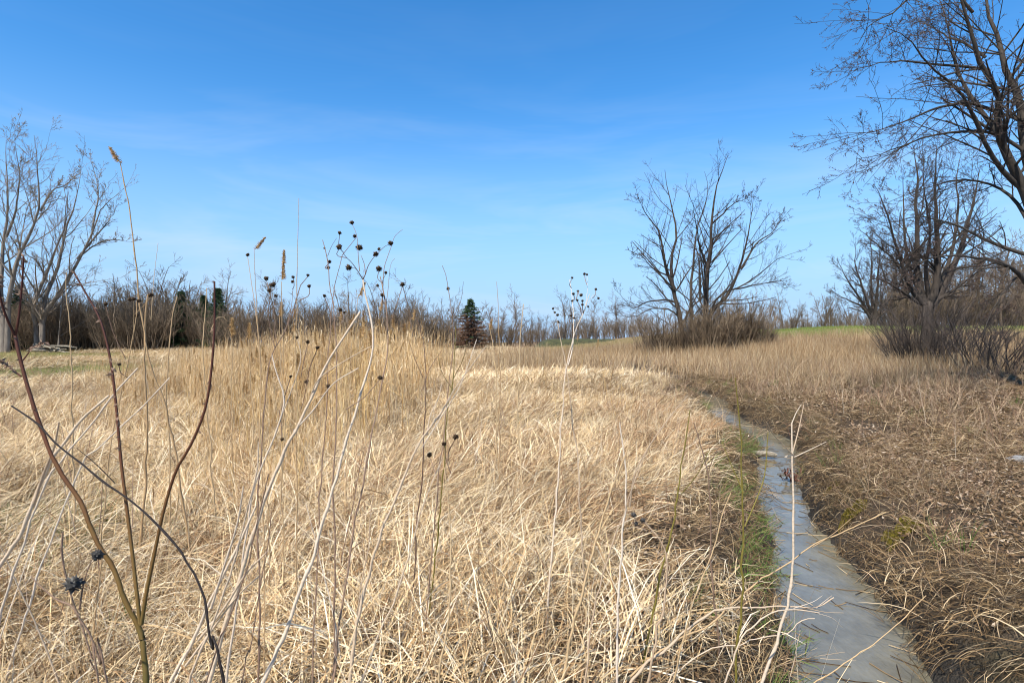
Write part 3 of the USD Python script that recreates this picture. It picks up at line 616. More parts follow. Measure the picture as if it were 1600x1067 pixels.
# the near maple reaching in from the right edge
big_tree('near_tree', 'big near tree reaching in from the right edge with long drooping boughs', 15, (1634, 600), [
    ([(1612, 330), (1600, 296), (1577, 248), (1561, 204), (1564, 164), (1559, 136), (1540, 98), (1527, 47), (1518, 0), (1506, -70)], .15, .03, -1.2),
    ([(1624, 330), (1606, 250), (1598, 205), (1590, 150), (1569, 108), (1557, 54), (1540, 15), (1530, -70)], .17, .035, .8),
    ([(1630, 320), (1640, 240), (1630, 150), (1610, 60), (1604, -60)], .16, .03, -.4),
    ([(1604, 300), (1572, 274), (1544, 232), (1525, 187), (1504, 150), (1464, 112), (1434, 73), (1396, 52)], .085, .012, -2.2),
    ([(1567, 225), (1552, 199), (1525, 164), (1501, 117), (1487, 68), (1478, 30), (1464, -10)], .075, .016, 1.6),
    ([(1565, 215), (1540, 206), (1505, 208), (1452, 214), (1405, 230), (1336, 250)], .05, .010, -1.6),
    ([(1560, 175), (1504, 160), (1445, 169), (1394, 187), (1309, 205)], .055, .009, -2.4),
    ([(1545, 110), (1497, 104), (1445, 103), (1377, 101), (1319, 123)], .05, .009, -1.0),
    ([(1520, 20), (1470, -30), (1424, 0), (1400, 26), (1361, 54), (1347, 89)], .045, .009, -2.5),
    ([(1540, 90), (1505, 66), (1480, 60), (1450, 40), (1436, 28)], .045, .01, 2.0),
    ([(1608, 350), (1585, 310), (1550, 285), (1500, 280), (1450, 295), (1392, 318)], .06, .01, 2.5),
    ([(1612, 450), (1598, 438), (1586, 423), (1555, 407), (1524, 400), (1470, 392), (1404, 404)], .075, .012, -1.6),
    ([(1610, 400), (1565, 386), (1523, 367), (1491, 352), (1430, 345), (1365, 362)], .065, .010, .9),
    ([(1600, 425), (1580, 440), (1556, 470), (1545, 520)], .04, .01, -1.2),
], M['bark_near'], M['twig_dark'], 321, [(22, .34), (7, .34), (4, .42)], trunk=([(1628, 540), (1622, 470), (1620, 400), (1624, 322)], .20), bud=(1, .017, M['bud_dark']), twig_r=.0048, up=.04, pull=(-.20, 0, -.02), ang=(30, 65), wob=.06, tap=.4)
big_tree('spreading_tree', 'dark many-limbed tree behind the boughs at the right, growing from a thorny thicket', 28, (1450, 535), [
    ([(1444, 476), (1442, 468), (1436, 441), (1431, 410), (1432, 360), (1428, 315), (1424, 262), (1421, 222)], .18, .02, 1.0),
    ([(1450, 478), (1458, 462), (1464, 440), (1465, 400), (1464, 367), (1461, 320), (1462, 275), (1460, 232)], .19, .02, -1.0),
    ([(1456, 478), (1470, 456), (1482, 432), (1507, 380), (1528, 310), (1544, 250)], .20, .02, .8),
    ([(1440, 474), (1422, 448), (1407, 405), (1392, 350), (1376, 294)], .12, .015, -1.6),
    ([(1440, 470), (1412, 430), (1390, 396), (1355, 362), (1335, 345)], .09, .012, 1.6),
    ([(1446, 470), (1424, 430), (1412, 380), (1404, 320), (1400, 270)], .10, .013, 2.2),
    ([(1456, 474), (1486, 456), (1520, 432), (1544, 414), (1566, 402)], .10, .013, -1.4),
    ([(1452, 470), (1446, 420), (1450, 370), (1444, 310), (1446, 250)], .11, .013, -2.4),
    ([(1466, 450), (1486, 400), (1494, 350), (1496, 290), (1502, 240)], .10, .013, 2.4),
    ([(1436, 474), (1400, 452), (1370, 440), (1345, 452)], .08, .012, -1.8),
], M['bark_dark'], M['twig_dark'], 331, [(20, .32), (8, .42), (5, .5)], trunk=([(1450, 510), (1448, 490), (1450, 472)], .27), bud=(1, .02, M['bud_dark']), twig_r=.007, up=.12)
big_tree('round_tree', 'smaller round-crowned bare tree standing on the green rim left of the dark one', 57, (1366, 516), [
    ([(1362, 502), (1358, 494), (1345, 477), (1330, 468), (1300, 452)], .16, .02, -1.5),
    ([(1362, 500), (1356, 488), (1342, 462), (1330, 440), (1312, 402)], .16, .02, 1.5),
    ([(1364, 500), (1360, 486), (1352, 458), (1343, 430), (1336, 386)], .17, .02, -1),
    ([(1365, 498), (1364, 480), (1362, 450), (1361, 420), (1358, 370)], .18, .02, 2),
    ([(1367, 498), (1369, 478), (1371, 450), (1375, 420), (1382, 374)], .18, .02, -2),
    ([(1368, 500), (1374, 486), (1390, 466), (1400, 440), (1408, 396)], .17, .02, 1.2),
    ([(1368, 502), (1376, 492), (1396, 474), (1412, 452)], .12, .02, -1.8),
], M['bark_dark'], M['twig_dark'], 341, [(20, .32), (8, .42), (5, .5)], trunk=([(1366, 510), (1365, 500)], .34), twig_r=.011, up=.14)

# smaller bare trees, drawn from a few kinds
def small_tree(kind, h, stems, seed, mat, spread=.22, tw=.012, lv=(12, 5, 3), share=.36):
    r = np.random.default_rng(seed); k = kind_of(kind)
    Ps, Rs = [], []
    for s in range(stems):
        a = r.uniform(0, 2 * np.pi); ln = spread * r.uniform(.3, 1.2); top = h * r.uniform(.75, 1.0)
        b = np.array([np.cos(a), np.sin(a), 0]) * .12 * (stems > 1)
        q = cr([b + [0, 0, -.15], b + np.array([np.cos(a) * ln * .15, np.sin(a) * ln * .15, .33]) * top, b + np.array([np.cos(a) * ln * .55, np.sin(a) * ln * .55, .68]) * top, b + np.array([np.cos(a) * ln, np.sin(a) * ln, 1]) * top], 10)
        q = q + np.cumsum(r.normal(0, .012 * h ** .5, q.shape), 0)
        Ps.append(q); Rs.append(np.linspace(.013 * h, .0025 * h, 10))
    P0, R0 = np.array(Ps), np.array(Rs)
    obj('trunk', tubes(P0[:1], R0[:1], 6), mat, k)
    for j in range(1, stems): obj('trunk', tubes(P0[j:j + 1], R0[j:j + 1], 6), mat, k)
    P1, R1 = spawn(P0, R0, lv[0], h * share, r, .18, 1, (28, 60), .65, .55, 6, .12, .22, tw)
    P2, R2 = spawn(P1, R1, lv[1], h * share * .36, r, .15, 1, (28, 60), .4, .6, 4, .12, .15, tw * .8)
    P3, R3 = spawn(P2, R2, lv[2], h * share * .16, r, .2, 1, (25, 55), .3, .6, 3, .1, .1, tw * .7)
    tag(obj('crown', join([tubes(P1, R1, 3), tubes(P2, R2, 3), tubes(P3, R3, 3, False)]), mat, k), kind='stuff')
    return k
far_kinds = [small_tree('far_tree', 6.0, 1, 401, M['far_twig'], .1, .016), small_tree('far_tree', 6.5, 2, 402, M['far_twig'], .2, .016), small_tree('far_tree', 5.5, 3, 403, M['far_twig'], .3, .016, (9, 5, 3)),
             small_tree('far_tree', 7.0, 1, 404, M['thicket'], .08, .018, (16, 4, 2), .24), small_tree('far_tree', 6.0, 4, 405, M['thicket'], .38, .014, (8, 5, 3))]
def bush_kind(h, stems, seed, mat, spread=.5, tw=.009):
    r = np.random.default_rng(seed); k = kind_of('bush')
    Ps, Rs = [], []
    for s in range(stems):
        a = r.uniform(0, 2 * np.pi); b = np.array([np.cos(a), np.sin(a), 0]) * r.uniform(0, .9) * h * .3; ln = r.uniform(.1, 1) * spread; top = h * r.uniform(.55, 1.0)
        d = np.array([np.cos(a) * ln, np.sin(a) * ln, 1]); q = b + d * top * np.linspace(0, 1, 6)[:, None] + np.cumsum(r.normal(0, .035 * h ** .5, (6, 3)), 0); q[0, 2] = -.1
        Ps.append(q); Rs.append(np.linspace(.0075 * h, .0025 * h, 6))
    P0, R0 = np.array(Ps), np.array(Rs)
    P1, R1 = spawn(P0, R0, 7, h * .30, r, .15, 1, (20, 50), .5, .6, 4, .14, .25, tw)
    P2, R2 = spawn(P1, R1, 4, h * .14, r, .2, 1, (25, 55), .4, .7, 3, .12, .15, tw * .8)
    tag(obj('stem', tubes(P0, R0, 4), mat, k), kind='stuff')
    tag(obj('twig', join([tubes(P1, R1, 3), tubes(P2, R2, 3, False)]), mat, k), kind='stuff')
    return k
bush_kinds = [bush_kind(3.0, 34, 410 + j, M['thicket']) for j in range(3)] + [bush_kind(3.0, 30, 414, M['far_twig']), bush_kind(3.0, 26, 415, M['twig_dark'], .75, .007)]

def put(kinds_, name, label, cat, group, spots, seed, base_h, drop=0.05):
    """spots: (px, Y, height in metres)"""
    r = np.random.default_rng(seed)
    for j, (px, Y, h) in enumerate(spots):
        x = (px - CX) / F * Y
        k = kinds_[int(r.integers(0, len(kinds_)))]; s = h / base_h
        lab = label[j] if isinstance(label, list) else label(px) if callable(label) else label
        place(k, name, lab, cat, (x, Y, float(height(x, Y)) - drop), r.uniform(0, 6.28), (s * r.uniform(.9, 1.25),) * 2 + (s,), group=group)
R_ = np.random.default_rng(77)
put(bush_kinds[:3], 'thicket_bush', lambda px: 'dense brown leafless bush behind the trunks of the tall left trees' if px < 85 else 'dense brown leafless bush in the hedge between the left trees and the cedars' if px < 205 else 'dense brown leafless bush in the hedge around the cedars and the pointed spruce', 'bush', 'hedge bushes behind the left field',
    [(px + R_.uniform(-5, 5), 50 + R_.uniform(-3, 3) + 2 * (j % 3), R_.uniform(3.4, 5.2)) for j, px in enumerate(np.arange(-70, 345, 8.0))], 501, 3.0)
put(bush_kinds[:4], 'thicket_bush', lambda px: 'leafless bush behind the left end of the golden reed patch' if px < 450 else 'leafless bush behind the middle of the golden reeds' if px < 580 else 'leafless bush between the golden reeds and the browned spruce', 'bush', 'bushes behind the reed patch',
    [(px + R_.uniform(-6, 6), 47 + R_.uniform(-3, 4), R_.uniform(2.8, 4.6)) for px in np.arange(345, 700, 13)], 502, 3.0)
put(bush_kinds[:3], 'brush', lambda px: 'dark brush left of the many-stemmed tree at its foot' if px < 1060 else 'dark brush among the stems at the foot of the many-stemmed tree' if px < 1118 else 'tall dark brush right of the many-stemmed tree', 'brush', 'brush around the foot of the many-stemmed tree',
    [(1012, 38, 1.9), (1030, 37, 3.1), (1049, 38.5, 2.4), (1064, 37, 3.0), (1082, 38, 2.6), (1098, 36.8, 3.3), (1112, 38, 2.6), (1126, 37, 3.8), (1140, 38, 3.0), (1153, 37.5, 3.9), (1168, 38.5, 2.7), (1182, 38, 3.2), (1120, 39.5, 3.6), (1196, 39.5, 1.8)], 503, 3.0)
put([bush_kinds[3], bush_kinds[0]], 'distant_bush', 'distant grey-brown bush in the hedgerow along the middle horizon', 'bush', 'hedgerow bushes along the middle horizon',
    [(px + R_.uniform(-4, 4), 84 + R_.uniform(-5, 6), R_.uniform(2.2, 3.6)) for px in np.arange(690, 1010, 11)], 504, 3.0)
put([bush_kinds[3], bush_kinds[0]], 'distant_bush', 'low brown bush along the right skyline behind the green rim', 'bush', 'low bushes along the right skyline',
    [(px + R_.uniform(-4, 4), 78 + R_.uniform(-4, 8), R_.uniform(1.6, 2.6)) for px in np.arange(1180, 1420, 11)], 505, 3.0)
put(far_kinds[:3], 'far_tree', 'thin pale leafless tree in the treeline along the middle horizon', 'tree', 'thin trees along the middle horizon',
    [(px + R_.uniform(-5, 5), 86 + R_.uniform(-6, 10), R_.uniform(4, 8.0)) for px in np.arange(682, 960, 7.5)], 506, 6.0)
put(far_kinds, 'far_tree', 'small bare tree on the right skyline between the two larger trees', 'tree', 'small trees on the right skyline',
    [(px + R_.uniform(-4, 4), 82 + R_.uniform(-5, 8), R_.uniform(3.2, 6.0)) for px in np.arange(1165, 1345, 8.5)], 507, 6.0)
put(far_kinds[3:4] + far_kinds[:2], 'wood_tree', 'slender straight tree in the grey wood behind the right edge', 'tree', 'slender trees of the wood at the right',
    [(px + R_.uniform(-4, 4), 62 + R_.uniform(-8, 12), R_.uniform(7, 10.5)) for px in np.arange(1395, 1680, 4.2)], 508, 6.3)
put(bush_kinds[:4], 'wood_bush', 'brown undergrowth bush in the wood behind the right edge', 'bush', 'undergrowth of the wood at the right',
    [(px + R_.uniform(-5, 5), 60 + R_.uniform(-4, 6), R_.uniform(2.6, 4.6)) for px in np.arange(1390, 1690, 9)], 509, 3.0)
put(bush_kinds[4:5], 'thorn_bush', ['tangled thorny bush at the foot of the dark many-limbed tree', 'tangled thorny bush right of the dark many-limbed tree, arching over the grass', 'low thorny bush against the right edge under the near boughs', 'sprawling thorny bush left of the dark many-limbed tree', 'tall thorny bush screening the trunk of the dark many-limbed tree', 'pale-based thorny bush between the dark many-limbed tree and the near trunk', 'thin thorny bush just left of the screened trunk'], 'bush', None,
    [(1458, 25, 3.4), (1500, 23, 2.9), (1580, 19, 2.2), (1412, 27, 2.2), (1444, 24.5, 3.2), (1545, 21, 2.5), (1428, 25, 2.5)], 510, 3.0)
put(far_kinds, 'wood_tree', 'bare tree rising from the hedge behind the left field', 'tree', 'bare trees in the hedge behind the left field',
    [(px + R_.uniform(-5, 5), 56 + R_.uniform(-2, 6), R_.uniform(4.8, 8.2)) for px in np.arange(180, 350, 6)] + [(120, 58, 5.2), (150, 58, 5.0), (100, 60, 5.4), (84, 58, 4.8), (135, 57, 4.6)], 511, 6.0)
put(far_kinds[1:3] + far_kinds[4:], 'small_tree', ['bare branching tree just behind the left end of the golden reeds', 'bare tree behind the two hanging reed plumes', 'bare tree behind the black seed heads', 'crooked bare tree behind the right end of the golden reeds', 'slim bare tree between the black seed heads and the crooked one', 'slim bare tree behind the middle of the golden reeds'], 'tree', None,
    [(398, 44, 6.4), (440, 46, 5.2), (545, 44, 5.8), (648, 40, 4.9), (600, 46, 5.2), (500, 48, 4.4)], 512, 6.0)

# conifers
def conifer(name, label, px, Y, h, wd, seed, brown=0.0, dense=1.0):
    r = np.random.default_rng(seed); x = (px - CX) / F * Y; base = np.array([x, Y, float(height(x, Y)) - .05])
    t = thing(name, label, 'conifer', base)
    obj('trunk', tubes(np.array([[[0, 0, -.1], [.02 * h, 0, h * .5], [0, 0, h]]]), np.array([[.022 * h, .014 * h, .004]]), 7), M['bark_dark'], t, True)
    live, dead, bP, bR = [], [], [], []
    n = int(150 * dense)
    for j in range(n):
        z = h * (.05 + .95 * (j / n) ** .9); R = wd * .5 * (1 - z / h) ** .8 * r.uniform(.45, 1.25) + .05
        a = j * 2.399 + r.normal(0, .25); sag = r.uniform(.05, .35)
        s = np.linspace(0, 1, 5); q = np.column_stack([np.cos(a) * R * s, np.sin(a) * R * s, z - sag * R * s + .55 * sag * R * s ** 3])
        bP.append(q); bR.append(np.linspace(.012, .004, 5) * h / 4)
        m_ = int(26 + 40 * R)
        u = r.uniform(.12, 1.05, m_); c = np.stack([np.interp(u, s, q[:, i_]) for i_ in range(3)], 1)
        d = np.column_stack([np.cos(a) + r.normal(0, .75, m_), np.sin(a) + r.normal(0, .75, m_), r.normal(.05, .4, m_)]); L = (.13 + .10 * (1 - u)) * h / 4 * r.uniform(.6, 1.3, m_)
        P = np.stack([c, c + unit(d) * (L * .5)[:, None], c + unit(d) * L[:, None] + [0, 0, -.02]], 1)
        rb = ribbons(P, np.tile([[.03, .04, .008]], (m_, 1)) * h / 4, unit(r.normal(0, 1, (m_, 3))))
        (dead if r.random() < brown * (1 - sstep(.52, .78, np.array(z / h))) else live).append(rb)
    tag(obj('branch', tubes(np.array(bP), np.array(bR), 3), M['bark_dark'], t), kind='stuff')
    tag(obj('needles', join(live), M['needle'], t), kind='stuff')
    if dead: tag(obj('needles', join(dead), M['needle_brown'], t), 'browned dead lower needles', kind='stuff')
    return t
conifer('spruce', 'spruce with a green tip and browned lower boughs near the middle', 735, 45, 4.3, 4.0, 601, .93)
conifer('spruce', 'dark spruce half hidden by the tall trees at the left edge', 30, 50, 5.8, 4.4, 602)
conifer('spruce', 'slim pointed spruce at the right end of the left hedge', 341, 50, 5.5, 3.4, 603)
conifer('cedar', 'broad dark cedar in the middle of the left hedge', 283, 51, 5.3, 4.2, 604)
conifer('cedar', 'small dark cedar just left of the slim pointed spruce', 318, 52, 5.0, 2.8, 605)
conifer('cedar', 'low dark cedar at the hedge near the leaning tall reed', 216, 54, 4.3, 4.0, 606)
conifer('cedar', 'low dark cedar beneath the lowest bough of the left trees', 160, 55, 3.9, 5.4, 607)

# the white house glimpsed behind the left trees
def house():
    Y = 84; x = (62 - CX) / F * Y; z = float(height(x, Y)); t = thing('house', 'small white house glimpsed behind the tall trees at the left', 'house', (x, Y, z))
    b = trimesh.creation.box([5.0, 6.0, 3.6]); b.apply_translation([0, 0, 1.8 - .2]); obj('wall', b, M['white_wall'], t)
    g = np.array([(-2.5, 3.4), (2.5, 3.4), (0, 5.2)])
    v = np.array([(a, yy, c) for yy in (-3.0, 3.0) for a, c in g]); obj('gable', (v, np.array([(0, 1, 2), (5, 4, 3), (0, 3, 4), (0, 4, 1)])), M['white_wall'], t)
    for sgn in (-1, 1):
        p = np.array([(sgn * 2.8, -3.3, 3.22), (sgn * 2.8, 3.3, 3.22), (0, 3.3, 5.26), (0, -3.3, 5.26)]); q = p + [0, 0, .14]
        obj('roof', (np.vstack([p, q]), np.array([(0, 1, 2), (0, 2, 3), (4, 6, 5), (4, 7, 6), (0, 4, 5), (0, 5, 1), (0, 3, 7), (0, 7, 4), (1, 5, 6), (1, 6, 2)])), M['roof'], t)
    for wx in (-1.2, 1.2):
        f = obj('window', trimesh.creation.box([1.1, .12, 1.3], trimesh.transformations.translation_matrix([wx, -3.02, 1.8])), M['white_wall'], t)
        obj('pane', trimesh.creation.box([.9, .04, 1.1], trimesh.transformations.translation_matrix([wx, -3.09, 1.8])), M['glass'], f)
house()
def brush_pile():
    r = np.random.default_rng(620); Y = 44; x = (76 - CX) / F * Y; t = thing('brush_pile', 'pile of cut logs and branches at the far edge of the left field', 'log pile', (x, Y, float(height(x, Y))))
    for k in range(16):
        a = r.uniform(-.6, .6) + (np.pi if r.random() < .5 else 0); L = r.uniform(.7, 2.0); c = np.array([r.normal(0, .7), r.normal(0, .3), r.uniform(.08, .55)]); d = np.array([np.cos(a), np.sin(a), r.uniform(-.15, .25)]) * L / 2
        obj('log', tube1([c - d, c + [0, 0, .03], c + d], r.uniform(.05, .10), r.uniform(.03, .06), 5, 6), M['old_log'], t)
brush_pile()

# ------------------------------------------------------------------ reeds
def leaf_blade(p, a, L, w, droop, r):
    t = np.linspace(0, 1, 5); q = p + np.column_stack([np.cos(a) * L * t, np.sin(a) * L * t, L * (.9 * t - droop * t ** 2)])
    return ribbons(q[None], (w * np.array([.7, 1, .9, .6, .1]))[None], np.array([[-np.sin(a), np.cos(a), r.uniform(-.4, .4)]]))
def plume_mesh(top, d, L, r, n=320, droop=.5, wind=0.6):
    """A feathery seed plume whose sprays hang to one side."""
    s = r.uniform(0, 1, n) ** .8; c = top + d * (s * L)[:, None]
    a = wind + r.normal(0, .9, n); l = L * .55 * (1 - .6 * s) * r.uniform(.5, 1.1, n)
    o = np.column_stack([np.cos(a) * .55, np.sin(a) * .55, np.full(n, .75)]); t = np.linspace(0, 1, 4)
    P = c[:, None] + o[:, None] * (l[:, None] * t)[:, :, None] + np.array([0, 0, -1.0]) * (droop * l[:, None] * t ** 2)[:, :, None]
    return ribbons(P, np.tile([[.003, .006, .006, .002]], (n, 1)) * (L / .25), unit(r.normal(0, 1, (n, 3))))
reed_kinds = []
for j in range(10):                                              # ten reeds, each 2 m tall before scaling
    r = np.random.default_rng(700 + j); k = kind_of('reed')
    a = r.uniform(0, 6.28); ln = abs(r.normal(0, .09)); t = np.linspace(0, 1, 6)
    q = np.column_stack([np.cos(a) * (ln * t + .08 * t ** 3), np.sin(a) * (ln * t + .08 * t ** 3), t]) * 2.0; q[0, 2] = -.1
    if j in (3, 7): q[4] = q[3] + np.array([np.cos(a) * .22, np.sin(a) * .22, .18]); q[5] = q[4] + np.array([np.cos(a) * .3, np.sin(a) * .3, -.22])   # snapped over
    obj('stem', tubes(q[None], np.linspace(.0075, .0030, 6)[None], 5), M['reed_one'], k)
    for i_ in range(r.integers(1, 4)):
        s = r.uniform(.35, .9); p = np.array([np.interp(s, t, q[:, c]) for c in range(3)])
        obj('leaf', leaf_blade(p, r.uniform(0, 6.28), r.uniform(.25, .55), .013, r.uniform(.5, 1.5), r), M['reed_one'], k)
    if j in (1, 5, 8): obj('plume', plume_mesh(q[-1], np.array([0.15, 0, 1.]), .30, r, 170), M['plume'], k)
    reed_kinds.append(k)
def reed_clump(n, R, h, rad, seed):
    r = np.random.default_rng(seed); x, y = roots(n, R, r); t = np.linspace(0, 1, 4)
    a = r.uniform(0, 6.28, n); ln = np.abs(r.normal(0, .08, n)); L = h * r.uniform(.55, 1.05, n)
    P = np.stack([x[:, None] + np.cos(a)[:, None] * L[:, None] * (ln[:, None] * t + .06 * t ** 3), y[:, None] + np.sin(a)[:, None] * L[:, None] * (ln[:, None] * t + .06 * t ** 3), L[:, None] * t - .08], -1)
    parts = [tubes(P, np.tile(np.linspace(rad, rad * .45, 4), (n, 1)) * r.uniform(.7, 1.3, (n, 1)), 3, False)]
    m_ = n * 2; k = r.integers(0, n, m_); s = r.uniform(.25, .95, m_); c = P[k, 0] + (P[k, 3] - P[k, 0]) * s[:, None]; b = r.uniform(0, 6.28, m_); l = r.uniform(.18, .5, m_); dr = r.uniform(.3, 1.6, m_)
    Q = c[:, None] + np.stack([np.cos(b)[:, None] * l[:, None] * t, np.sin(b)[:, None] * l[:, None] * t, l[:, None] * (1.0 * t - dr[:, None] * t ** 2)], -1) * np.array([.7, .7, 1])
    parts.append(ribbons(Q, np.tile([[.8, 1, .7, .1]], (m_, 1)) * rad * 2.2, np.column_stack([-np.sin(b), np.cos(b), r.uniform(-.3, .3, m_)])))
    return join(parts)
REED_AREA = np.array([(-4.4, 5.6), (-2.9, 5.0), (-1.7, 5.6), (-1.7, 9), (-1.8, 12), (-2.0, 17), (-2.6, 23), (-2.5, 29), (-9, 31), (-14.5, 27), (-13.5, 19), (-8.8, 11.5), (-6.2, 8.2)])
def inside(poly, x, y):
    c = np.zeros(np.shape(x), bool)
    for (x0, y0), (x1, y1) in zip(poly, np.roll(poly, -1, 0)):
        c ^= ((y0 > y) != (y1 > y)) & (x < (x1 - x0) * (y - y0) / (y1 - y0 + 1e-12) + x0)
    return c
def reed_height(x, y):
    u = x / y
    h = np.interp(y, [6, 9, 12, 16, 20, 26, 30], [1.15, 1.35, 1.6, 1.95, 2.2, 2.1, 1.9])
    h = h * (.72 + .56 * noise2(x, y, 1.6, 96))
    return h * np.interp(u, [-.75, -.6, -.5, -.36, -.22, -.14, -.05], [.50, .56, .68, .92, 1.06, .92, .72])
def reed_density(x, y):
    u = x / np.maximum(y, 1)
    return inside(REED_AREA, x + (noise2(x, y, 1.5, 91) - .5) * 3.4, y) * np.interp(u, [-.80, -.66, -.52, -.42, -.27, -.19, -.10], [.25, .6, .9, 1, 1, .4, .08]) * (.35 + 1.1 * sstep(.35, .55, noise2(x, y, 1.1, 92))) * np.interp(y, [5, 7, 9, 12, 14], [.6, .85, .9, .9, 1])
r = np.random.default_rng(720)
cand = np.column_stack([r.uniform(-15, 0, 60000), r.uniform(4.8, 32, 60000)])
cand = cand[r.random(len(cand)) < reed_density(cand[:, 0], cand[:, 1])]
cand = cand[np.argsort(cand[:, 1] + r.uniform(0, 2.5, len(cand)))]
sel = cand[::max(1, int(.018 * len(cand)))]
near = cand[cand[:, 1] < 11]; near = near[r.permutation(len(near))[:225]]; mid = cand[(cand[:, 1] >= 11) & (cand[:, 1] < 17)]; mid = mid[r.permutation(len(mid))[:70]]
for j, (x, y) in enumerate(np.vstack([near, mid])):
    h = float(reed_height(np.array(x), np.array(y))) * r.uniform(.72, 1.28)
    k = reed_kinds[int(r.integers(0, 10))]
    place(k, 'reed', 'tall dry golden reed standing in the dense reed patch left of the middle', 'reed', (x, y, float(height(x, y))), r.uniform(0, 6.28), (h / 2 * 1.0, h / 2 * 1.0, h / 2), group='dry reeds of the golden patch')
cl = [('clump', reed_clump(24, .42, 2.0, .0066, 730 + j), M['reed']) for j in range(6)]
g = r.uniform(0, 1, len(cand)); n_c = 520
pick = cand[r.permutation(len(cand))[:n_c]]
instancer('reed_bed', cl, r.integers(0, 6, len(pick)), np.column_stack([pick, height(pick[:, 0], pick[:, 1])]), r.uniform(0, 6.28, len(pick)),
          (reed_height(pick[:, 0], pick[:, 1]) / 2 * r.uniform(.66, 1.10, len(pick)))[:, None] * np.array([[.9, .9, 1]]), 'dense mass of dry golden reeds filling the left middle of the meadow', 'reeds')
# scattered single reeds out to the right of the patch
sc = [(px, Y, h) for px, Y, h in zip(r.uniform(640, 1010, 90), r.uniform(8, 25, 90), r.uniform(.7, 1.4, 90))]
for px, Y, h in sc:
    x = (px - CX) / F * Y
    place(reed_kinds[int(r.choice([0, 2, 3, 4, 6, 7, 8, 9]))], 'meadow_reed', 'single short dry reed standing apart in the pale matted meadow', 'reed', (x, Y, float(height(x, Y))), r.uniform(0, 6.28), h / 2, group='single reeds scattered over the matted meadow')

# ------------------------------------------------------------------ dead flower stalks and near stems
def seed_head(c, d, s, r):
    """A round dry seed head: a lumpy core bristling with short bracts."""
    m = trimesh.creation.icosphere(2, 1.0); v = m.vertices * (1 + .7 * (noise2(m.vertices[:, 0] * 3 + c[0] * 90, m.vertices[:, 1] * 3 + m.vertices[:, 2] * 2, .5, 3)[:, None] - .5)) * [1, 1, .78]
    parts = [(v * s * .80, m.faces)]
    n = 64; o = unit(r.normal(0, 1, (n, 3)) + [0, 0, .15]); u = unit(np.cross(o, r.normal(0, 1, (n, 3)))) * .24; w_ = np.cross(o, u)
    b = o * .66 * [1, 1, .8]; tip = o * r.uniform(.95, 1.5, (n, 1)) * [1, 1, .85]
    V = np.stack([b + u, b - u * .5 + w_ * .87, b - u * .5 - w_ * .87, tip], 1).reshape(-1, 3) * s; f = np.array([(0, 1, 3), (1, 2, 3), (2, 0, 3)])
    parts.append((V, (f[None] + 4 * np.arange(n)[:, None, None]).reshape(-1, 3)))
    for k in range(5):                                            # bracts under the head
        a = k * 1.257 + r.uniform(-.3, .3); q = np.array([[0, 0, -.7], [np.cos(a) * .7, np.sin(a) * .7, -.85], [np.cos(a) * 1.25, np.sin(a) * 1.25, r.uniform(-.9, -.3)]]) * s
        parts.append(ribbons(q[None], (np.array([.3, .28, .05]) * s)[None], np.array([[-np.sin(a), np.cos(a), 0]])))
    v, f = join(parts); z = unit(np.asarray(d, float)); R = trimesh.geometry.align_vectors([0, 0, 1], z)[:3, :3]
    return v @ R.T + c, f
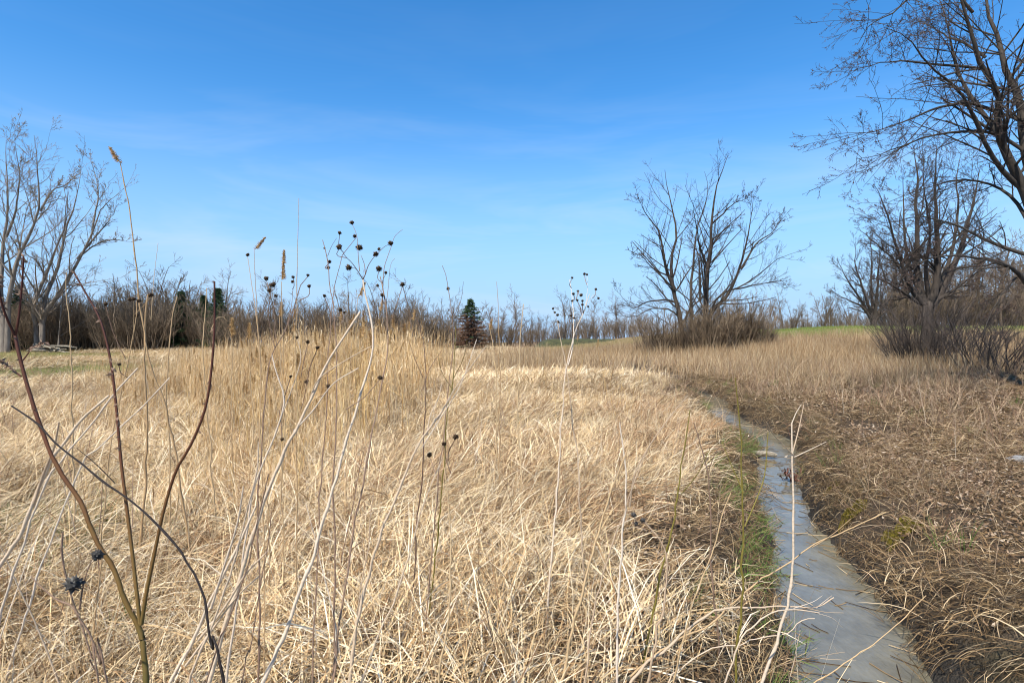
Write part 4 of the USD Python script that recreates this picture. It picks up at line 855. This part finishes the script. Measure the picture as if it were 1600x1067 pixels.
def stalk(name, label, cat, Y, line, width, mat, branches=(), heads=(), dY=0.0, root=True, head_mat='head', head_px=9, seed=0, plume=None, group=None, sides=7, leaves=0):
    """line: pixels from foot to tip; width: pixels at foot and tip; Y: distance of foot; dY: how much farther the tip is. heads: (px, py[, size px[, branch pixel]])"""
    r = np.random.default_rng(seed + len(line) * 17 + int(line[0][0])); ps = [np.array(p, float) for p in line]
    s = np.array([p[1] for p in ps]); s = (s - s[0]) / (s[-1] - s[0] + 1e-9)
    depth = lambda py: Y + dY * (py - ps[0][1]) / (ps[-1][1] - ps[0][1] + 1e-9)
    W = [at(*p, depth(p[1])) for p in ps]
    if root:
        p0 = W[0]; d = p0 - W[1]; d = d / max(abs(d[2]), .05); gz = float(height(p0[0], p0[1])); run = p0[2] - gz
        if run > 0.02:
            hor = np.clip(d[:2] * run * .7, -.35, .35); foot = np.array([p0[0] + hor[0], p0[1] + hor[1], 0]); foot[2] = float(height(foot[0], foot[1])) - .06; W = [foot] + W
    base = W[0].copy(); t = thing(name, label, cat, base, group=group); W = [w_ - base for w_ in W]
    k = Y / F / 2
    n = max(30, 6 * len(W)); q = cr(W, n); q = q + np.cumsum(r.normal(0, .0014 * Y, q.shape), 0) * np.sin(np.linspace(0, np.pi, n))[:, None]
    slim = .78 if name == 'near_shrub' else .68
    rad = np.linspace(width[0] * k, width[1] * k, n) * slim * (1 + .16 * (r.random(n) - .5) + (.10 if name == 'near_shrub' else .25) * (np.arange(n) % 7 == 3))
    obj('stem', tubes(q[None], rad[None], sides), M[mat], t, True)
    for br_ in branches:
        pts, wd = br_[0], br_[1]; jit = r.uniform(-.06, .06) * Y
        B = [at(*p, depth(p[1]) + jit * i_ / max(1, len(pts) - 1)) - base for i_, p in enumerate(pts)]
        q2 = cr(B, max(6, 3 * len(B))); obj('branch', tubes(q2[None], (np.linspace(wd * k, wd * k * .5, len(q2)) * (.82 if name == 'near_shrub' else .8))[None], 5), M[br_[2] if len(br_) > 2 else mat], t, True)
    if name == 'near_shrub':                                      # winter buds along the stems
        qs = [q] + [cr([at(*p, depth(p[1])) - base for p in br_[0]], n) for br_ in branches]
        tag(obj('bud', rel(join([buds(cr(q_[len(q_) // 4:], 30)[None], 22, .0062, r) for q_ in qs]), np.zeros(3)), M['brown_stem'], t), kind='stuff')
    for h in heads:
        sz = (h[2] if len(h) > 2 else head_px) * r.uniform(.85, 1.2); c = at(h[0], h[1], depth(h[1]) + r.uniform(-.04, .04)) - base
        hd = obj('seed_head', seed_head(c, [r.normal(0, .35), r.normal(0, .35), 1], sz * k * 1.0, r), M[head_mat], t, True)
        if len(h) > 3:                                            # the thin stalk that carries it
            f_ = at(*h[3], depth(h[3][1])) - base; mid_ = (f_ + c) / 2 + [r.normal(0, .01), 0, -.01]
            obj('branch', tubes(cr([f_, mid_, c + [0, 0, -sz * k * .6]], 7)[None], np.linspace(1.5 * k, 1.1 * k, 7)[None], 4), M['brown_stem'], t, True)
    if plume:
        for (px, py, L, dx) in plume:
            c = at(px, py, depth(py)) - base
            obj('plume', plume_mesh(c, unit(np.array([dx, 0, .85])), L * k * 2, r, 380, .7, 0.0 if dx >= 0 else np.pi), M['plume'], t)
    return t

# the tall forked stalk with black heads in the middle
stalk('seed_stalk', 'tallest forked stalk with black seed heads against the sky, pale below', 'seed stalk', 1.7,
      [(330, 1180), (409, 1064), (466, 928), (505, 800), (531, 705), (566, 600), (580, 545), (580, 509), (575, 482), (570, 459), (567, 436)], (13, 4), 'pale_stem',
      [([(567, 437), (560, 425), (550, 411), (542, 403), (537, 397)], 2.2, 'brown_stem'), ([(567, 437), (571, 428), (575, 416), (581, 406), (586, 400)], 2.4, 'brown_stem'), ([(571, 428), (569, 412), (564, 399)], 2, 'brown_stem'), ([(562, 424), (560, 405), (558, 372), (553, 356), (551, 352)], 2, 'brown_stem'), ([(567, 437), (556, 420), (546, 418)], 1.6, 'brown_stem'), ([(586, 400), (600, 386), (609, 382)], 1.8, 'brown_stem')],
      [(550, 348, 8), (554, 369, 7), (561, 387, 11), (587, 397, 10), (610, 380, 9), (592, 389, 5), (530, 386, 9, (542, 403)), (545, 418, 9), (531, 364, 6, (538, 396))], dY=.25)
stalk('seed_stalk', 'grey forked stalk just right of the tallest one, ending in a bare curved tip', 'seed stalk', 2.0, [(560, 760), (585, 640), (602, 560), (603, 485), (599, 460), (597, 446), (594, 432)], (6, 2.4), 'brown_stem',
      [([(598, 452), (600, 420), (606, 400), (611, 386), (616, 371), (622, 364), (629, 359)], 1.8), ([(602, 485), (606, 455), (610, 415), (617, 404)], 1.4)],
      [(592, 420, 10, (597, 442)), (603, 426, 6, (599, 445)), (590, 446, 5, (601, 462)), (597, 461, 6, (602, 475)), (629, 444, 7, (612, 500))], dY=.2)
stalk('seed_stalk', 'thin dark stalk with four small heads left of the tallest stalk', 'seed stalk', 2.2, [(520, 640), (521, 540), (519, 480), (513, 450), (512, 420), (510, 400), (504, 375)], (5, 1.8), 'brown_stem',
      [([(512, 400), (518, 385), (526, 372)], 1.2)], [(515, 409, 6, (512, 420)), (513, 418, 6), (507, 388, 4)], dY=.2)
stalk('seed_stalk', 'dark slender stalk arching between the tallest stalk and the thin dark one', 'seed stalk', 2.3, [(516, 620), (524, 520), (528, 450), (534, 420), (537, 400), (548, 384), (556, 372)], (4, 1.4), 'brown_stem', [], [(532, 484, 7, (526, 500)), (507, 462, 5, (524, 520)), (538, 488, 5, (526, 510))], dY=.2)
stalk('seed_stalk', 'thick pale stalk slanting up to the right with a broken top', 'seed stalk', 1.8, [(330, 1040), (403, 798), (437, 714), (459, 674), (484, 621), (507, 573), (532, 534), (563, 487)], (13, 4.5), 'pale_stem',
      [([(459, 674), (490, 640), (520, 600), (560, 575)], 3), ([(484, 621), (500, 590), (545, 560), (582, 540)], 2.6)], [(496, 543, 7, (480, 600)), (481, 534, 6, (470, 590)), (479, 596, 7, (470, 640)), (513, 603, 6, (498, 620)), (594, 590, 6, (540, 640))])
stalk('seed_stalk', 'pale twin stalk left of the thick pale one with heads low among the reeds', 'seed stalk', 2.2, [(380, 860), (400, 760), (442, 640), (430, 580), (425, 555)], (6, 3), 'pale_stem', [([(440, 650), (455, 610), (470, 560), (462, 520)], 2.6)], [(464, 527, 6), (454, 588, 5, (440, 640)), (441, 686, 6, (436, 640))])
stalk('seed_stalk', 'forked stalk with six black heads above the left end of the reeds', 'seed stalk', 2.5, [(420, 640), (425, 560), (445, 520), (460, 480), (470, 445), (481, 432)], (5, 1.8), 'brown_stem', [([(430, 545), (420, 500), (421, 470), (424, 452)], 1.8), ([(446, 518), (455, 480), (458, 450)], 1.6), ([(432, 540), (428, 490), (430, 465)], 1.5)],
      [(416, 435, 8, (422, 460)), (426, 445, 9), (421, 454, 6), (431, 462, 6), (458, 433, 6, (457, 452)), (457, 440, 6), (481, 430, 6), (483, 447, 6, (466, 470))], dY=.2)
stalk('seed_stalk', 'lone thin stalk carrying one black head high above the left reeds', 'seed stalk', 2.6, [(400, 620), (396, 520), (390, 440), (387, 402)], (3.5, 1.2), 'tan_stem', [], [(387, 398, 6)], dY=.2)
stalk('seed_stalk', 'dead stalk with a row of black heads beside the leaning tall reed', 'seed stalk', 3.0, [(190, 640), (205, 560), (214, 500), (213, 470)], (4, 1.6), 'tan_stem', [([(208, 530), (209, 495), (209, 470)], 1.4), ([(212, 490), (224, 478), (235, 465)], 1.4)], [(209, 467, 7), (203, 468, 6), (217, 470, 6), (236, 461, 6), (213, 493, 6), (165, 475, 6, (196, 560)), (186, 569, 6, (200, 590))])
stalk('seed_stalk', 'tallest pale stalk standing alone right of the reeds with many tiny black heads', 'seed stalk', 3.4, [(880, 650), (888, 582), (902, 517), (910, 498), (915, 485), (921, 460)], (5, 1.6), 'pale_stem',
      [([(888, 570), (895, 540), (896, 500), (894, 465), (890, 437)], 2.2), ([(914, 486), (918, 450), (917, 430)], 1.1), ([(918, 476), (928, 460), (935, 466)], 1)],
      [(913, 428, 4, (917, 445)), (917, 429, 4), (894, 434, 4, (893, 450)), (931, 452, 4, (926, 466)), (935, 466, 4), (896, 459, 4, (894, 470)), (903, 455, 4, (900, 468)), (908, 461, 5, (903, 455)), (894, 470, 4), (902, 469, 4, (908, 492)), (910, 470, 4, (912, 490)), (910, 476, 4), (919, 479, 4), (892, 493, 4, (896, 508)), (897, 497, 4)], dY=.2)
stalk('seed_stalk', 'short pale stalk with three tiny black heads left of the lone tall one', 'seed stalk', 3.6, [(893, 640), (886, 580), (880, 545), (874, 520), (872, 505)], (4, 1.4), 'pale_stem', [([(874, 520), (870, 500), (864, 484)], 1.1)], [(864, 482, 4), (867, 488, 4), (871, 492, 4), (872, 503, 5)])
stalk('seed_stalk', 'thin forked stalk with one small head between the reeds and the browned spruce', 'seed stalk', 3.0, [(690, 700), (704, 600), (709, 520), (702, 460), (697, 430), (691, 415)], (4, 1.2), 'brown_stem', [([(706, 500), (720, 470), (724, 440)], 1.2), ([(708, 520), (690, 500), (684, 480)], 1.2)], [(700, 451, 5)])
stalk('seed_stalk', 'white forked stalk bent over in front of the reeds right of the middle', 'seed stalk', 2.4, [(585, 900), (619, 798), (653, 714), (667, 680), (684, 655), (704, 621)], (9, 3.5), 'pale_stem', [([(667, 680), (672, 650), (684, 624), (690, 600)], 3), ([(684, 655), (709, 610), (746, 559), (760, 540)], 2.6), ([(660, 698), (690, 650), (720, 600), (745, 530)], 2.4)], [(712, 682, 8, (700, 720)), (694, 693, 8, (705, 740)), (671, 710, 8, (680, 740))])
stalk('dead_stalk', 'olive twiggy stalk standing upright in the middle of the meadow', 'dead stalk', 3.2, [(655, 690), (658, 640), (661, 590), (660, 540), (652, 500)], (4, 1.6), 'brown_stem', [([(660, 610), (672, 575), (690, 548)], 1.6), ([(661, 590), (648, 560), (638, 530)], 1.5)])
stalk('dead_stalk', 'olive twiggy stalk just right of the upright one', 'dead stalk', 3.2, [(700, 665), (708, 610), (711, 560), (712, 510)], (4, 1.6), 'olive_stem', [([(708, 610), (690, 580), (684, 550)], 1.5), ([(709, 590), (724, 560), (730, 530)], 1.5)])

# tall single reeds that rise above everything
stalk('tall_reed', 'tallest leaning reed at the left with a tan plume against the sky', 'reed', 4.2, [(262, 640), (243, 560), (229, 470), (222, 420), (208, 330), (196, 285), (188, 256)], (6, 2), 'tan_stem', [([(236, 500), (240, 440), (247, 380)], 1.3)], plume=[(189, 256, 30, -.55)], root=True)
stalk('tall_reed', 'thick straight dead reed leaning beside the plumed one', 'reed', 4.4, [(221, 610), (222, 560), (226, 500), (231, 460)], (6, 3.5), 'tan_stem')
stalk('tall_reed', 'very thin tall grass stem rising bare above the middle reeds', 'reed', 3.0, [(463, 640), (464, 520), (465, 420), (467, 310)], (4, 1.0), 'tan_stem')
stalk('tall_reed', 'reed with an upright golden plume in the left of the reeds', 'reed', 3.6, [(442, 640), (441, 540), (440, 450), (440, 440)], (3.5, 1.4), 'tan_stem', plume=[(440, 438, 26, .05), (441, 413, 22, .08)])
stalk('tall_reed', 'reed with a drooping pale plume left of the golden upright one', 'reed', 3.4, [(410, 640), (404, 520), (398, 420), (397, 388)], (3, 1.1), 'tan_stem', plume=[(398, 390, 24, .7)])
stalk('tall_reed', 'pale dead reed standing before the left hedge', 'reed', 4.6, [(112, 600), (110, 540), (107, 500), (103, 450), (104, 425)], (4.5, 1.8), 'tan_stem')
stalk('tall_reed', 'pale dead reed in front of the cedars', 'reed', 4.8, [(268, 600), (269, 545), (272, 490), (277, 463)], (4, 2), 'tan_stem')
stalk('tall_reed', 'slim pale reed right of the cedars with a bent leaf', 'reed', 4.8, [(330, 600), (326, 530), (324, 480), (323, 450)], (4, 1.6), 'tan_stem', [([(330, 515), (338, 498), (348, 495), (356, 503)], 1.4)])
stalk('tall_reed', 'reed with an orange plume at the left shoulder of the patch', 'reed', 6.0, [(363, 600), (362, 550), (361, 525)], (3, 1.4), 'tan_stem', plume=[(361, 527, 30, .02)])
stalk('tall_reed', 'short reed with an orange plume just right of the first orange plume', 'reed', 6.0, [(388, 600), (388, 560), (388, 530)], (3, 1.4), 'tan_stem', plume=[(388, 531, 26, .03)])
stalk('tall_reed', 'reed with a pink plume behind the twin pale stalk', 'reed', 5.5, [(437, 600), (436, 540), (437, 495)], (3, 1.4), 'tan_stem', plume=[(437, 495, 22, .1)])
stalk('tall_reed', 'reed with a soft brown plume among the black seed heads', 'reed', 5.0, [(552, 560), (556, 500), (560, 462)], (3, 1.2), 'tan_stem', plume=[(560, 464, 24, .35)])
stalk('tall_reed', 'dead reed with a pale plume right of the crooked bare tree', 'reed', 6.0, [(770, 620), (768, 560), (764, 505)], (3, 1.4), 'tan_stem', plume=[(764, 516, 18, .2)])
stalk('tall_reed', 'tall single dead reed in front of the middle treeline', 'reed', 5.6, [(815, 640), (816, 560), (817, 505), (818, 475)], (4, 1.6), 'tan_stem')
stalk('tall_reed', 'thin dead reed rising left of the lone tall seed stalk', 'reed', 5.8, [(780, 640), (780, 560), (778, 490), (776, 440)], (3, 1.0), 'tan_stem')

# the shrub and stems right before the camera at the left
stalk('near_shrub', 'young shrub with red-brown forked stems at the left, close to the camera', 'shrub', 1.05, [(243, 1090), (228, 1010), (218, 972), (203, 935), (180, 880), (160, 845), (135, 795), (118, 768), (85, 715), (60, 655), (47, 615), (38, 585), (28, 545), (24, 525)], (17, 6.5), 'shrub_stem',
      [([(24, 525), (12, 500), (2, 470), (-4, 430)], 5.5), ([(24, 525), (29, 498), (34, 450), (37, 400)], 5.2), ([(36, 563), (50, 545), (62, 538), (76, 534)], 3.0), ([(33, 588), (15, 574), (0, 562)], 3.6),
       ([(219, 974), (213, 920), (205, 850), (195, 770), (189, 720), (180, 620), (172, 560), (160, 510), (148, 482), (135, 460), (115, 425)], 7.5), ([(221, 976), (228, 930), (240, 870), (255, 800), (275, 735), (298, 695), (320, 640), (330, 580), (335, 510), (335, 440)], 7.5)], dY=.1, sides=9)
stalk('dark_stem', 'blackish bare stem arching from lower right to upper left across the near shrub', 'stem', 1.0, [(366, 1085), (345, 1000), (335, 950), (325, 910), (305, 875), (280, 840), (250, 810), (210, 775), (180, 755), (140, 725), (90, 690), (60, 660), (18, 634)], (9, 4), 'black_stem', [([(180, 755), (150, 725), (120, 700)], 2.2)], dY=.12, sides=8)
stalk('seed_stalk', 'red-brown stem with two grey seed heads in the lower left corner', 'seed stalk', .95, [(178, 1085), (165, 1045), (145, 992), (124, 961), (112, 925), (104, 895), (97, 870), (98, 831)], (7, 3.5), 'brown_stem', [([(124, 961), (110, 945), (90, 937), (66, 918), (48, 900)], 4.5), ([(124, 952), (129, 920), (135, 896), (143, 875)], 3.4)], [(115, 912, 22), (152, 866, 19)], head_mat='head_grey')
stalk('dark_stem', 'thin greyish stem crossing the foot of the two-headed stem', 'stem', .98, [(160, 1085), (150, 1045), (138, 1010), (130, 980), (122, 960)], (5, 3.5), 'brown_stem', [([(140, 1030), (150, 1048), (162, 1058)], 3)])
stalk('dark_stem', 'dark red stem rising steeply right of the arching blackish stem', 'stem', 1.25, [(305, 1080), (344, 975), (365, 923), (380, 880), (389, 844), (405, 790), (420, 740)], (6, 2.4), 'brown_stem')
stalk('dark_stem', 'thin dark red stem right of the steep red one', 'stem', 1.3, [(374, 1080), (388, 1030), (395, 992), (402, 934), (410, 890), (418, 855), (424, 800)], (5, 2.0), 'brown_stem')
stalk('pale_stalk', 'thick bleached stalk leaning to the right at the left edge', 'dead stalk', 1.9, [(-20, 930), (0, 882), (40, 820), (60, 770), (85, 715), (105, 690), (130, 655), (170, 618)], (15, 5), 'pale_stem', [([(52, 790), (68, 740), (84, 700), (92, 660)], 6)], sides=8)
stalk('pale_stalk', 'long pale stalk leaning right behind the near shrub', 'dead stalk', 2.3, [(60, 800), (105, 717), (153, 654), (175, 622), (215, 575)], (7, 3), 'pale_stem')
stalk('pale_stalk', 'faint pale stalk lying at a slant toward the reeds', 'dead stalk', 2.8, [(110, 760), (150, 700), (215, 640), (265, 590)], (5, 2), 'pale_stem')
stalk('pale_stalk', 'bundle of pale twisted stalks leaning right below the thick broken-topped stalk', 'dead stalk', 1.7, [(262, 1090), (310, 1000), (340, 930), (372, 860), (400, 790)], (11, 5), 'pale_stem', [([(310, 1000), (350, 950), (385, 895), (420, 860)], 6), ([(330, 950), (345, 900), (370, 820), (380, 760)], 5), ([(290, 1040), (330, 985), (372, 930), (405, 900)], 5)])
stalk('pale_stalk', 'brownish stalk beside the twisted pale bundle', 'dead stalk', 1.6, [(285, 1090), (330, 980), (365, 880), (385, 800), (400, 740), (404, 690)], (8, 3), 'pale_stem')

# in front of the stream, right
stalk('pale_stalk', 'tall white forked stalk standing in front of the stream', 'dead stalk', 2.3, [(1180, 1080), (1215, 990), (1237, 900), (1243, 800), (1240, 708), (1237, 660)], (9, 3.5), 'pale_stem', [([(1239, 706), (1248, 670), (1256, 632)], 2.6), ([(1237, 662), (1244, 645), (1252, 632)], 2.0), ([(1241, 714), (1262, 704), (1291, 690)], 2.2), ([(1241, 712), (1219, 690), (1206, 675), (1198, 660)], 2.2)])
stalk('green_stem', 'straight olive green sapling stem left of the white forked stalk', 'stem', 2.2, [(1154, 1080), (1160, 950), (1164, 850), (1161, 720), (1156, 650), (1149, 590)], (7, 2.5), 'olive_stem', [([(1164, 822), (1182, 780), (1195, 740), (1200, 675)], 3.2), ([(1162, 770), (1140, 720), (1128, 690)], 2.4)])
stalk('green_stem', 'slim olive stem left of the straight green sapling', 'stem', 2.8, [(1045, 860), (1052, 840), (1064, 772), (1072, 700), (1078, 640)], (6, 2.4), 'olive_stem', [([(1064, 772), (1090, 740), (1110, 700)], 2)])
stalk('dark_stem', 'dark bowed stem over the left stream bank', 'stem', 3.0, [(1118, 830), (1116, 792), (1108, 732), (1095, 690), (1084, 660)], (5, 2.2), 'brown_stem', [([(1108, 732), (1122, 700), (1140, 690)], 1.8)])
stalk('pale_stalk', 'white curved stalk arching over the stream toward the right', 'dead stalk', 2.3, [(985, 1075), (1040, 1020), (1100, 970), (1140, 955), (1194, 950), (1240, 950), (1276, 950), (1303, 933)], (8, 2.4), 'pale_stem', [([(1262, 950), (1290, 956), (1318, 957)], 1.6), ([(1276, 949), (1292, 936), (1300, 930)], 1.6), ([(1240, 950), (1270, 940), (1285, 930)], 1.5)])
stalk('pale_stalk', 'thin white stalk hooking up from the bottom beside the arching one', 'dead stalk', 2.15, [(1117, 1080), (1137, 1014), (1162, 980), (1200, 958), (1240, 954), (1280, 957)], (6, 2.2), 'pale_stem', [([(1270, 956), (1300, 965), (1316, 980)], 1.5)])
stalk('tan_twig', 'long tan stalk slanting up across the stream to the right bank', 'dead stalk', 2.5, [(985, 1060), (1040, 1020), (1110, 980), (1178, 920), (1225, 890), (1269, 855), (1319, 833), (1384, 800)], (5, 2.2), 'tan_stem', [([(1269, 855), (1300, 835), (1330, 810)], 1.6)])
stalk('tan_twig', 'thin bent tan twig over the lower right of the stream', 'twig', 2.5, [(1265, 1080), (1334, 1030), (1381, 995), (1410, 970), (1447, 930)], (4, 1.8), 'tan_stem', root=True)
stalk('tan_twig', 'pale twig with a knob low over the stream', 'twig', 2.3, [(1090, 1035), (1172, 1005), (1210, 993), (1240, 986), (1250, 972), (1262, 966), (1273, 966)], (4, 1.8), 'pale_stem')
stalk('tan_twig', 'short upright pale twig at the stream bottom edge', 'twig', 2.4, [(1232, 1075), (1244, 1011), (1251, 980)], (3, 1.4), 'pale_stem', [([(1246, 1008), (1256, 1004), (1265, 1001)], 1.2)])
stalk('pale_stalk', 'tall slanted tan stalk rising through the middle of the matted grass', 'dead stalk', 2.3, [(875, 1080), (920, 900), (956, 780), (978, 716), (990, 672)], (8, 3), 'tan_stem')
stalk('pale_stalk', 'upright white stalk crossing the slanted tan one', 'dead stalk', 2.4, [(963, 1075), (976, 880), (984, 792), (980, 730), (968, 660)], (7, 2.6), 'pale_stem', [([(984, 792), (992, 740), (1020, 688), (1056, 640), (1075, 618)], 3.2)])
stalk('pale_stalk', 'grey bent stalk with two dark heads near the left stream bank', 'seed stalk', 2.3, [(1012, 1075), (1028, 1000), (1040, 950), (1044, 880), (1034, 850), (1020, 832), (1006, 814)], (7, 3), 'pale_stem', [], [(1004, 812, 9), (990, 804, 8, (1008, 818)), (994, 818, 7, (1010, 824))], head_mat='head_grey')
stalk('pale_stalk', 'thin pale stalk left of the slanted tan one at the bottom', 'dead stalk', 2.2, [(905, 1075), (918, 990), (940, 900), (975, 800), (1012, 700)], (5, 2), 'pale_stem')
stalk('tan_twig', 'orange-tan stem leaning up near the straight green sapling', 'twig', 2.3, [(1085, 960), (1105, 900), (1122, 850), (1132, 800), (1142, 770)], (5, 2), 'tan_stem')
stalk('pale_stalk', 'grey upright stalk at the bottom middle of the matted grass', 'dead stalk', 2.0, [(688, 1085), (700, 980), (705, 890), (702, 800), (694, 730)], (6, 2.5), 'tan_stem', [([(705, 880), (720, 840), (760, 815), (800, 805)], 2.0)])
stalk('pale_stalk', 'pale slanting stalk left of the grey upright one', 'dead stalk', 2.0, [(560, 1085), (600, 960), (640, 850), (668, 770), (690, 720)], (6, 2.4), 'pale_stem')

# many more thin stalks, alike
st_kinds = []
for j in range(7):
    r = np.random.default_rng(800 + j); k = kind_of('stalk'); t = np.linspace(0, 1, 7); a = r.uniform(0, 6.28); ln = r.uniform(.1, .6)
    q = np.column_stack([np.cos(a) * ln * t ** 1.3, np.sin(a) * ln * t ** 1.3, t * (1 - .25 * ln)]); q = q + np.cumsum(r.normal(0, .008, q.shape), 0); q[0, 2] = -.06
    mt = M[['pale_stem', 'tan_stem', 'pale_stem', 'tan_stem', 'brown_stem', 'pale_stem', 'brown_stem'][j]]
    obj('stem', tubes(q[None], np.linspace(.0048, .0018, 7)[None], 5), mt, k, True)
    B, BR = spawn(q[None], np.linspace(.0048, .0018, 7)[None], int(r.integers(1, 5)), .32, r, .4, .95, (20, 45), .4, .6, 5, .05, .15, .0012)
    for b_ in range(len(B)): obj('branch', tubes(B[b_:b_ + 1], BR[b_:b_ + 1], 4), mt, k, True)
    st_kinds.append(k)
r = np.random.default_rng(820); n_made = 0
while n_made < 170:
    Y = r.uniform(2.6, 15) if n_made < 130 else r.uniform(8, 22); px = r.uniform(-60, 1120) if n_made < 130 else r.uniform(560, 1100); x = (px - CX) / F * Y
    if float(straw_side(np.array(x), np.array(Y))) < .3 or float(stream(np.array(x), np.array(Y))[0]) < .3: continue
    hgt = r.uniform(.45, 1.15) * (1 if px < 620 else .8)
    place(st_kinds[int(r.integers(0, 7))], 'thin_stalk', 'thin dead branched stalk standing in the pale matted grass', 'dead stalk', (x, Y, float(height(x, Y))), r.uniform(0, 6.28), hgt, group='thin dead stalks all over the matted grass'); n_made += 1
n_made = 0
while n_made < 60:
    Y = r.uniform(7, 22); px = r.uniform(1000, 1600); x = (px - CX) / F * Y
    if float(straw_side(np.array(x), np.array(Y))) > .5 or float(stream(np.array(x), np.array(Y))[0]) < .5: continue
    place(st_kinds[int(r.choice([1, 3, 4, 6, 0]))], 'bank_stalk', 'thin dead weed stalk standing on the brown right bank', 'dead stalk', (x, Y, float(height(x, Y))), r.uniform(0, 6.28), r.uniform(.5, 1.0), group='thin dead weed stalks on the right bank'); n_made += 1

# ------------------------------------------------------------------ small things by the stream
def lump(c, s, seed, mat, name, label, cat, squash=.6):
    m = trimesh.creation.icosphere(3, 1.0); v = m.vertices * (.75 + .5 * meshkit.fbm(m.vertices * 1.6 + seed, 3, seed))[:, None] * np.asarray(s) * [1, 1, squash]
    o = obj(name, (v, m.faces), mat, None, True); UsdGeom.Xformable(o).AddTranslateOp().Set(Gf.Vec3d(*map(float, c))); tag(o, label, cat); return o
def ground_px(px, py, z0=None):
    """Where the sight line through the pixel meets the ground (or the height z0)."""
    Y = np.linspace(2, 60, 4000); x = (px - CX) / F * Y; z = EYE - (py - CY) / F * Y; g_ = height(x, Y) if z0 is None else np.full(len(Y), z0)
    k = int(np.argmax(z < g_)); return np.array([x[k], Y[k], g_[k]])
c = ground_px(1592, 724); lump(c + [0, 0, .03], [.16, .12, .12], 1, M['stone'], 'stone', 'pale grey stone lying on the brown bank at the right edge', 'stone')
for (px, py, s), lab in zip([(1216, 727, .06), (1222, 741, .045), (1228, 716, .05), (1230, 768, .05), (1206, 720, .05)], ['dark stone in the stream beside the small log', 'dark stone in the stream just below the first, near the log', 'dark stone highest up in the stream riffle', 'small dark stone lowest in the stream riffle', 'dark wet stone touching the end of the small log']):
    lump(ground_px(px, py, float(water_level(9.5))) + [0, 0, .0], [s * 1.6, s, s], int(px), M['dark_stone'], 'stone', lab, 'stone', .5)
c = ground_px(1194, 710, -.36); t = thing('log', 'short weathered log lying at the left edge of the stream', 'log', c)
q = cr([(-.24, .05, .0), (0, 0, .015), (.20, -.07, .0)], 10); obj('wood', tubes(q[None], (np.array([.02, .05, .055, .052, .055, .05, .052, .05, .045, .02]))[None], 10), M['old_log'], t, True); obj('stub', tube1([(.02, 0, .03), (.04, .03, .10)], .018, .012, 5, 7), M['old_log'], t)
c = ground_px(1236, 752, -.44); t = thing('leaf_clump', 'clump of dark red dead leaves caught in the stream', 'dead leaves', c)
v, f = leaf_bed(60, .16, 911, (.012, .026)); tag(obj('leaf', (v * [1, 1.4, 2.2], f), tones('red_leaf', [(0, (.05, .02, .014)), (1, (.16, .07, .045))]), t), kind='stuff')
# twigs and straws that float on the stream
r = np.random.default_rng(950); n = 620; k = r.integers(28, 125, n); off = r.uniform(-.95, .95, n); tn2 = unit(np.gradient(st[:, :2], axis=0))[k]
c = st[k, :2] + np.column_stack([tn2[:, 1], -tn2[:, 0]]) * (off * st[k, 2])[:, None]; keep = r.random(n) < .15 + .85 * np.abs(off) ** 2; c = c[keep]; n = len(c)
a = r.uniform(0, 6.28, n); L = r.uniform(.06, .34, n); wl_ = water_level(c[:, 1]) + .004
P = np.stack([np.column_stack([c[:, 0] + np.cos(a) * L * t, c[:, 1] + np.sin(a) * L * t, wl_ + .012 * (t > .3)]) for t in (-.5, 0, .5)], 1)
tag(obj('floating_straw', tubes(P, np.full((n, 3), .0034), 3), M['brown_thatch']), 'dark bits of straw and twig floating along the edges of the stream', 'debris', None, 'stuff')
# moss cushions
def moss(px, py, R, seed, label):
    r = np.random.default_rng(seed); c = ground_px(px, py); n = int(3600 * R * R / .06); a = r.uniform(0, 6.28, n); q = R * np.sqrt(r.random(n)); x, y = q * np.cos(a) * (1 + .3 * np.sin(2 * a + seed)), q * np.sin(a) * .8
    ok = noise2(x + c[0], y + c[1], .12, seed) > .38 + .25 * (q / R) ** 2; x, y = x[ok], y[ok]; n = len(x)
    z = height(x + c[0], y + c[1]) - c[2] + .02 + .035 * noise2(x + c[0], y + c[1], .08, seed + 3)
    d = unit(np.column_stack([r.normal(0, .5, n), r.normal(0, .5, n), np.ones(n)])); P = np.stack([np.column_stack([x, y, z - .015]), np.column_stack([x, y, z]) + d * .006, np.column_stack([x, y, z]) + d * .018], 1)
    o = obj('moss', ribbons(P, np.tile([[.012, .012, .003]], (n, 1)), unit(r.normal(0, 1, (n, 3)) * [1, 1, .2])), M['moss']); UsdGeom.Xformable(o).AddTranslateOp().Set(Gf.Vec3d(*map(float, c))); tag(o, label, 'moss', None, 'stuff')
moss(1336, 804, .17, 921, 'bright yellow-green moss patch nearest the stream on the right bank')
moss(1412, 828, .20, 922, 'yellow-green moss patch farther from the stream on the right bank')
moss(1302, 764, .13, 923, 'small moss patch on the right stream bank above the bright one')
moss(1405, 846, .13, 924, 'low mossy strip just below the farther moss patch')
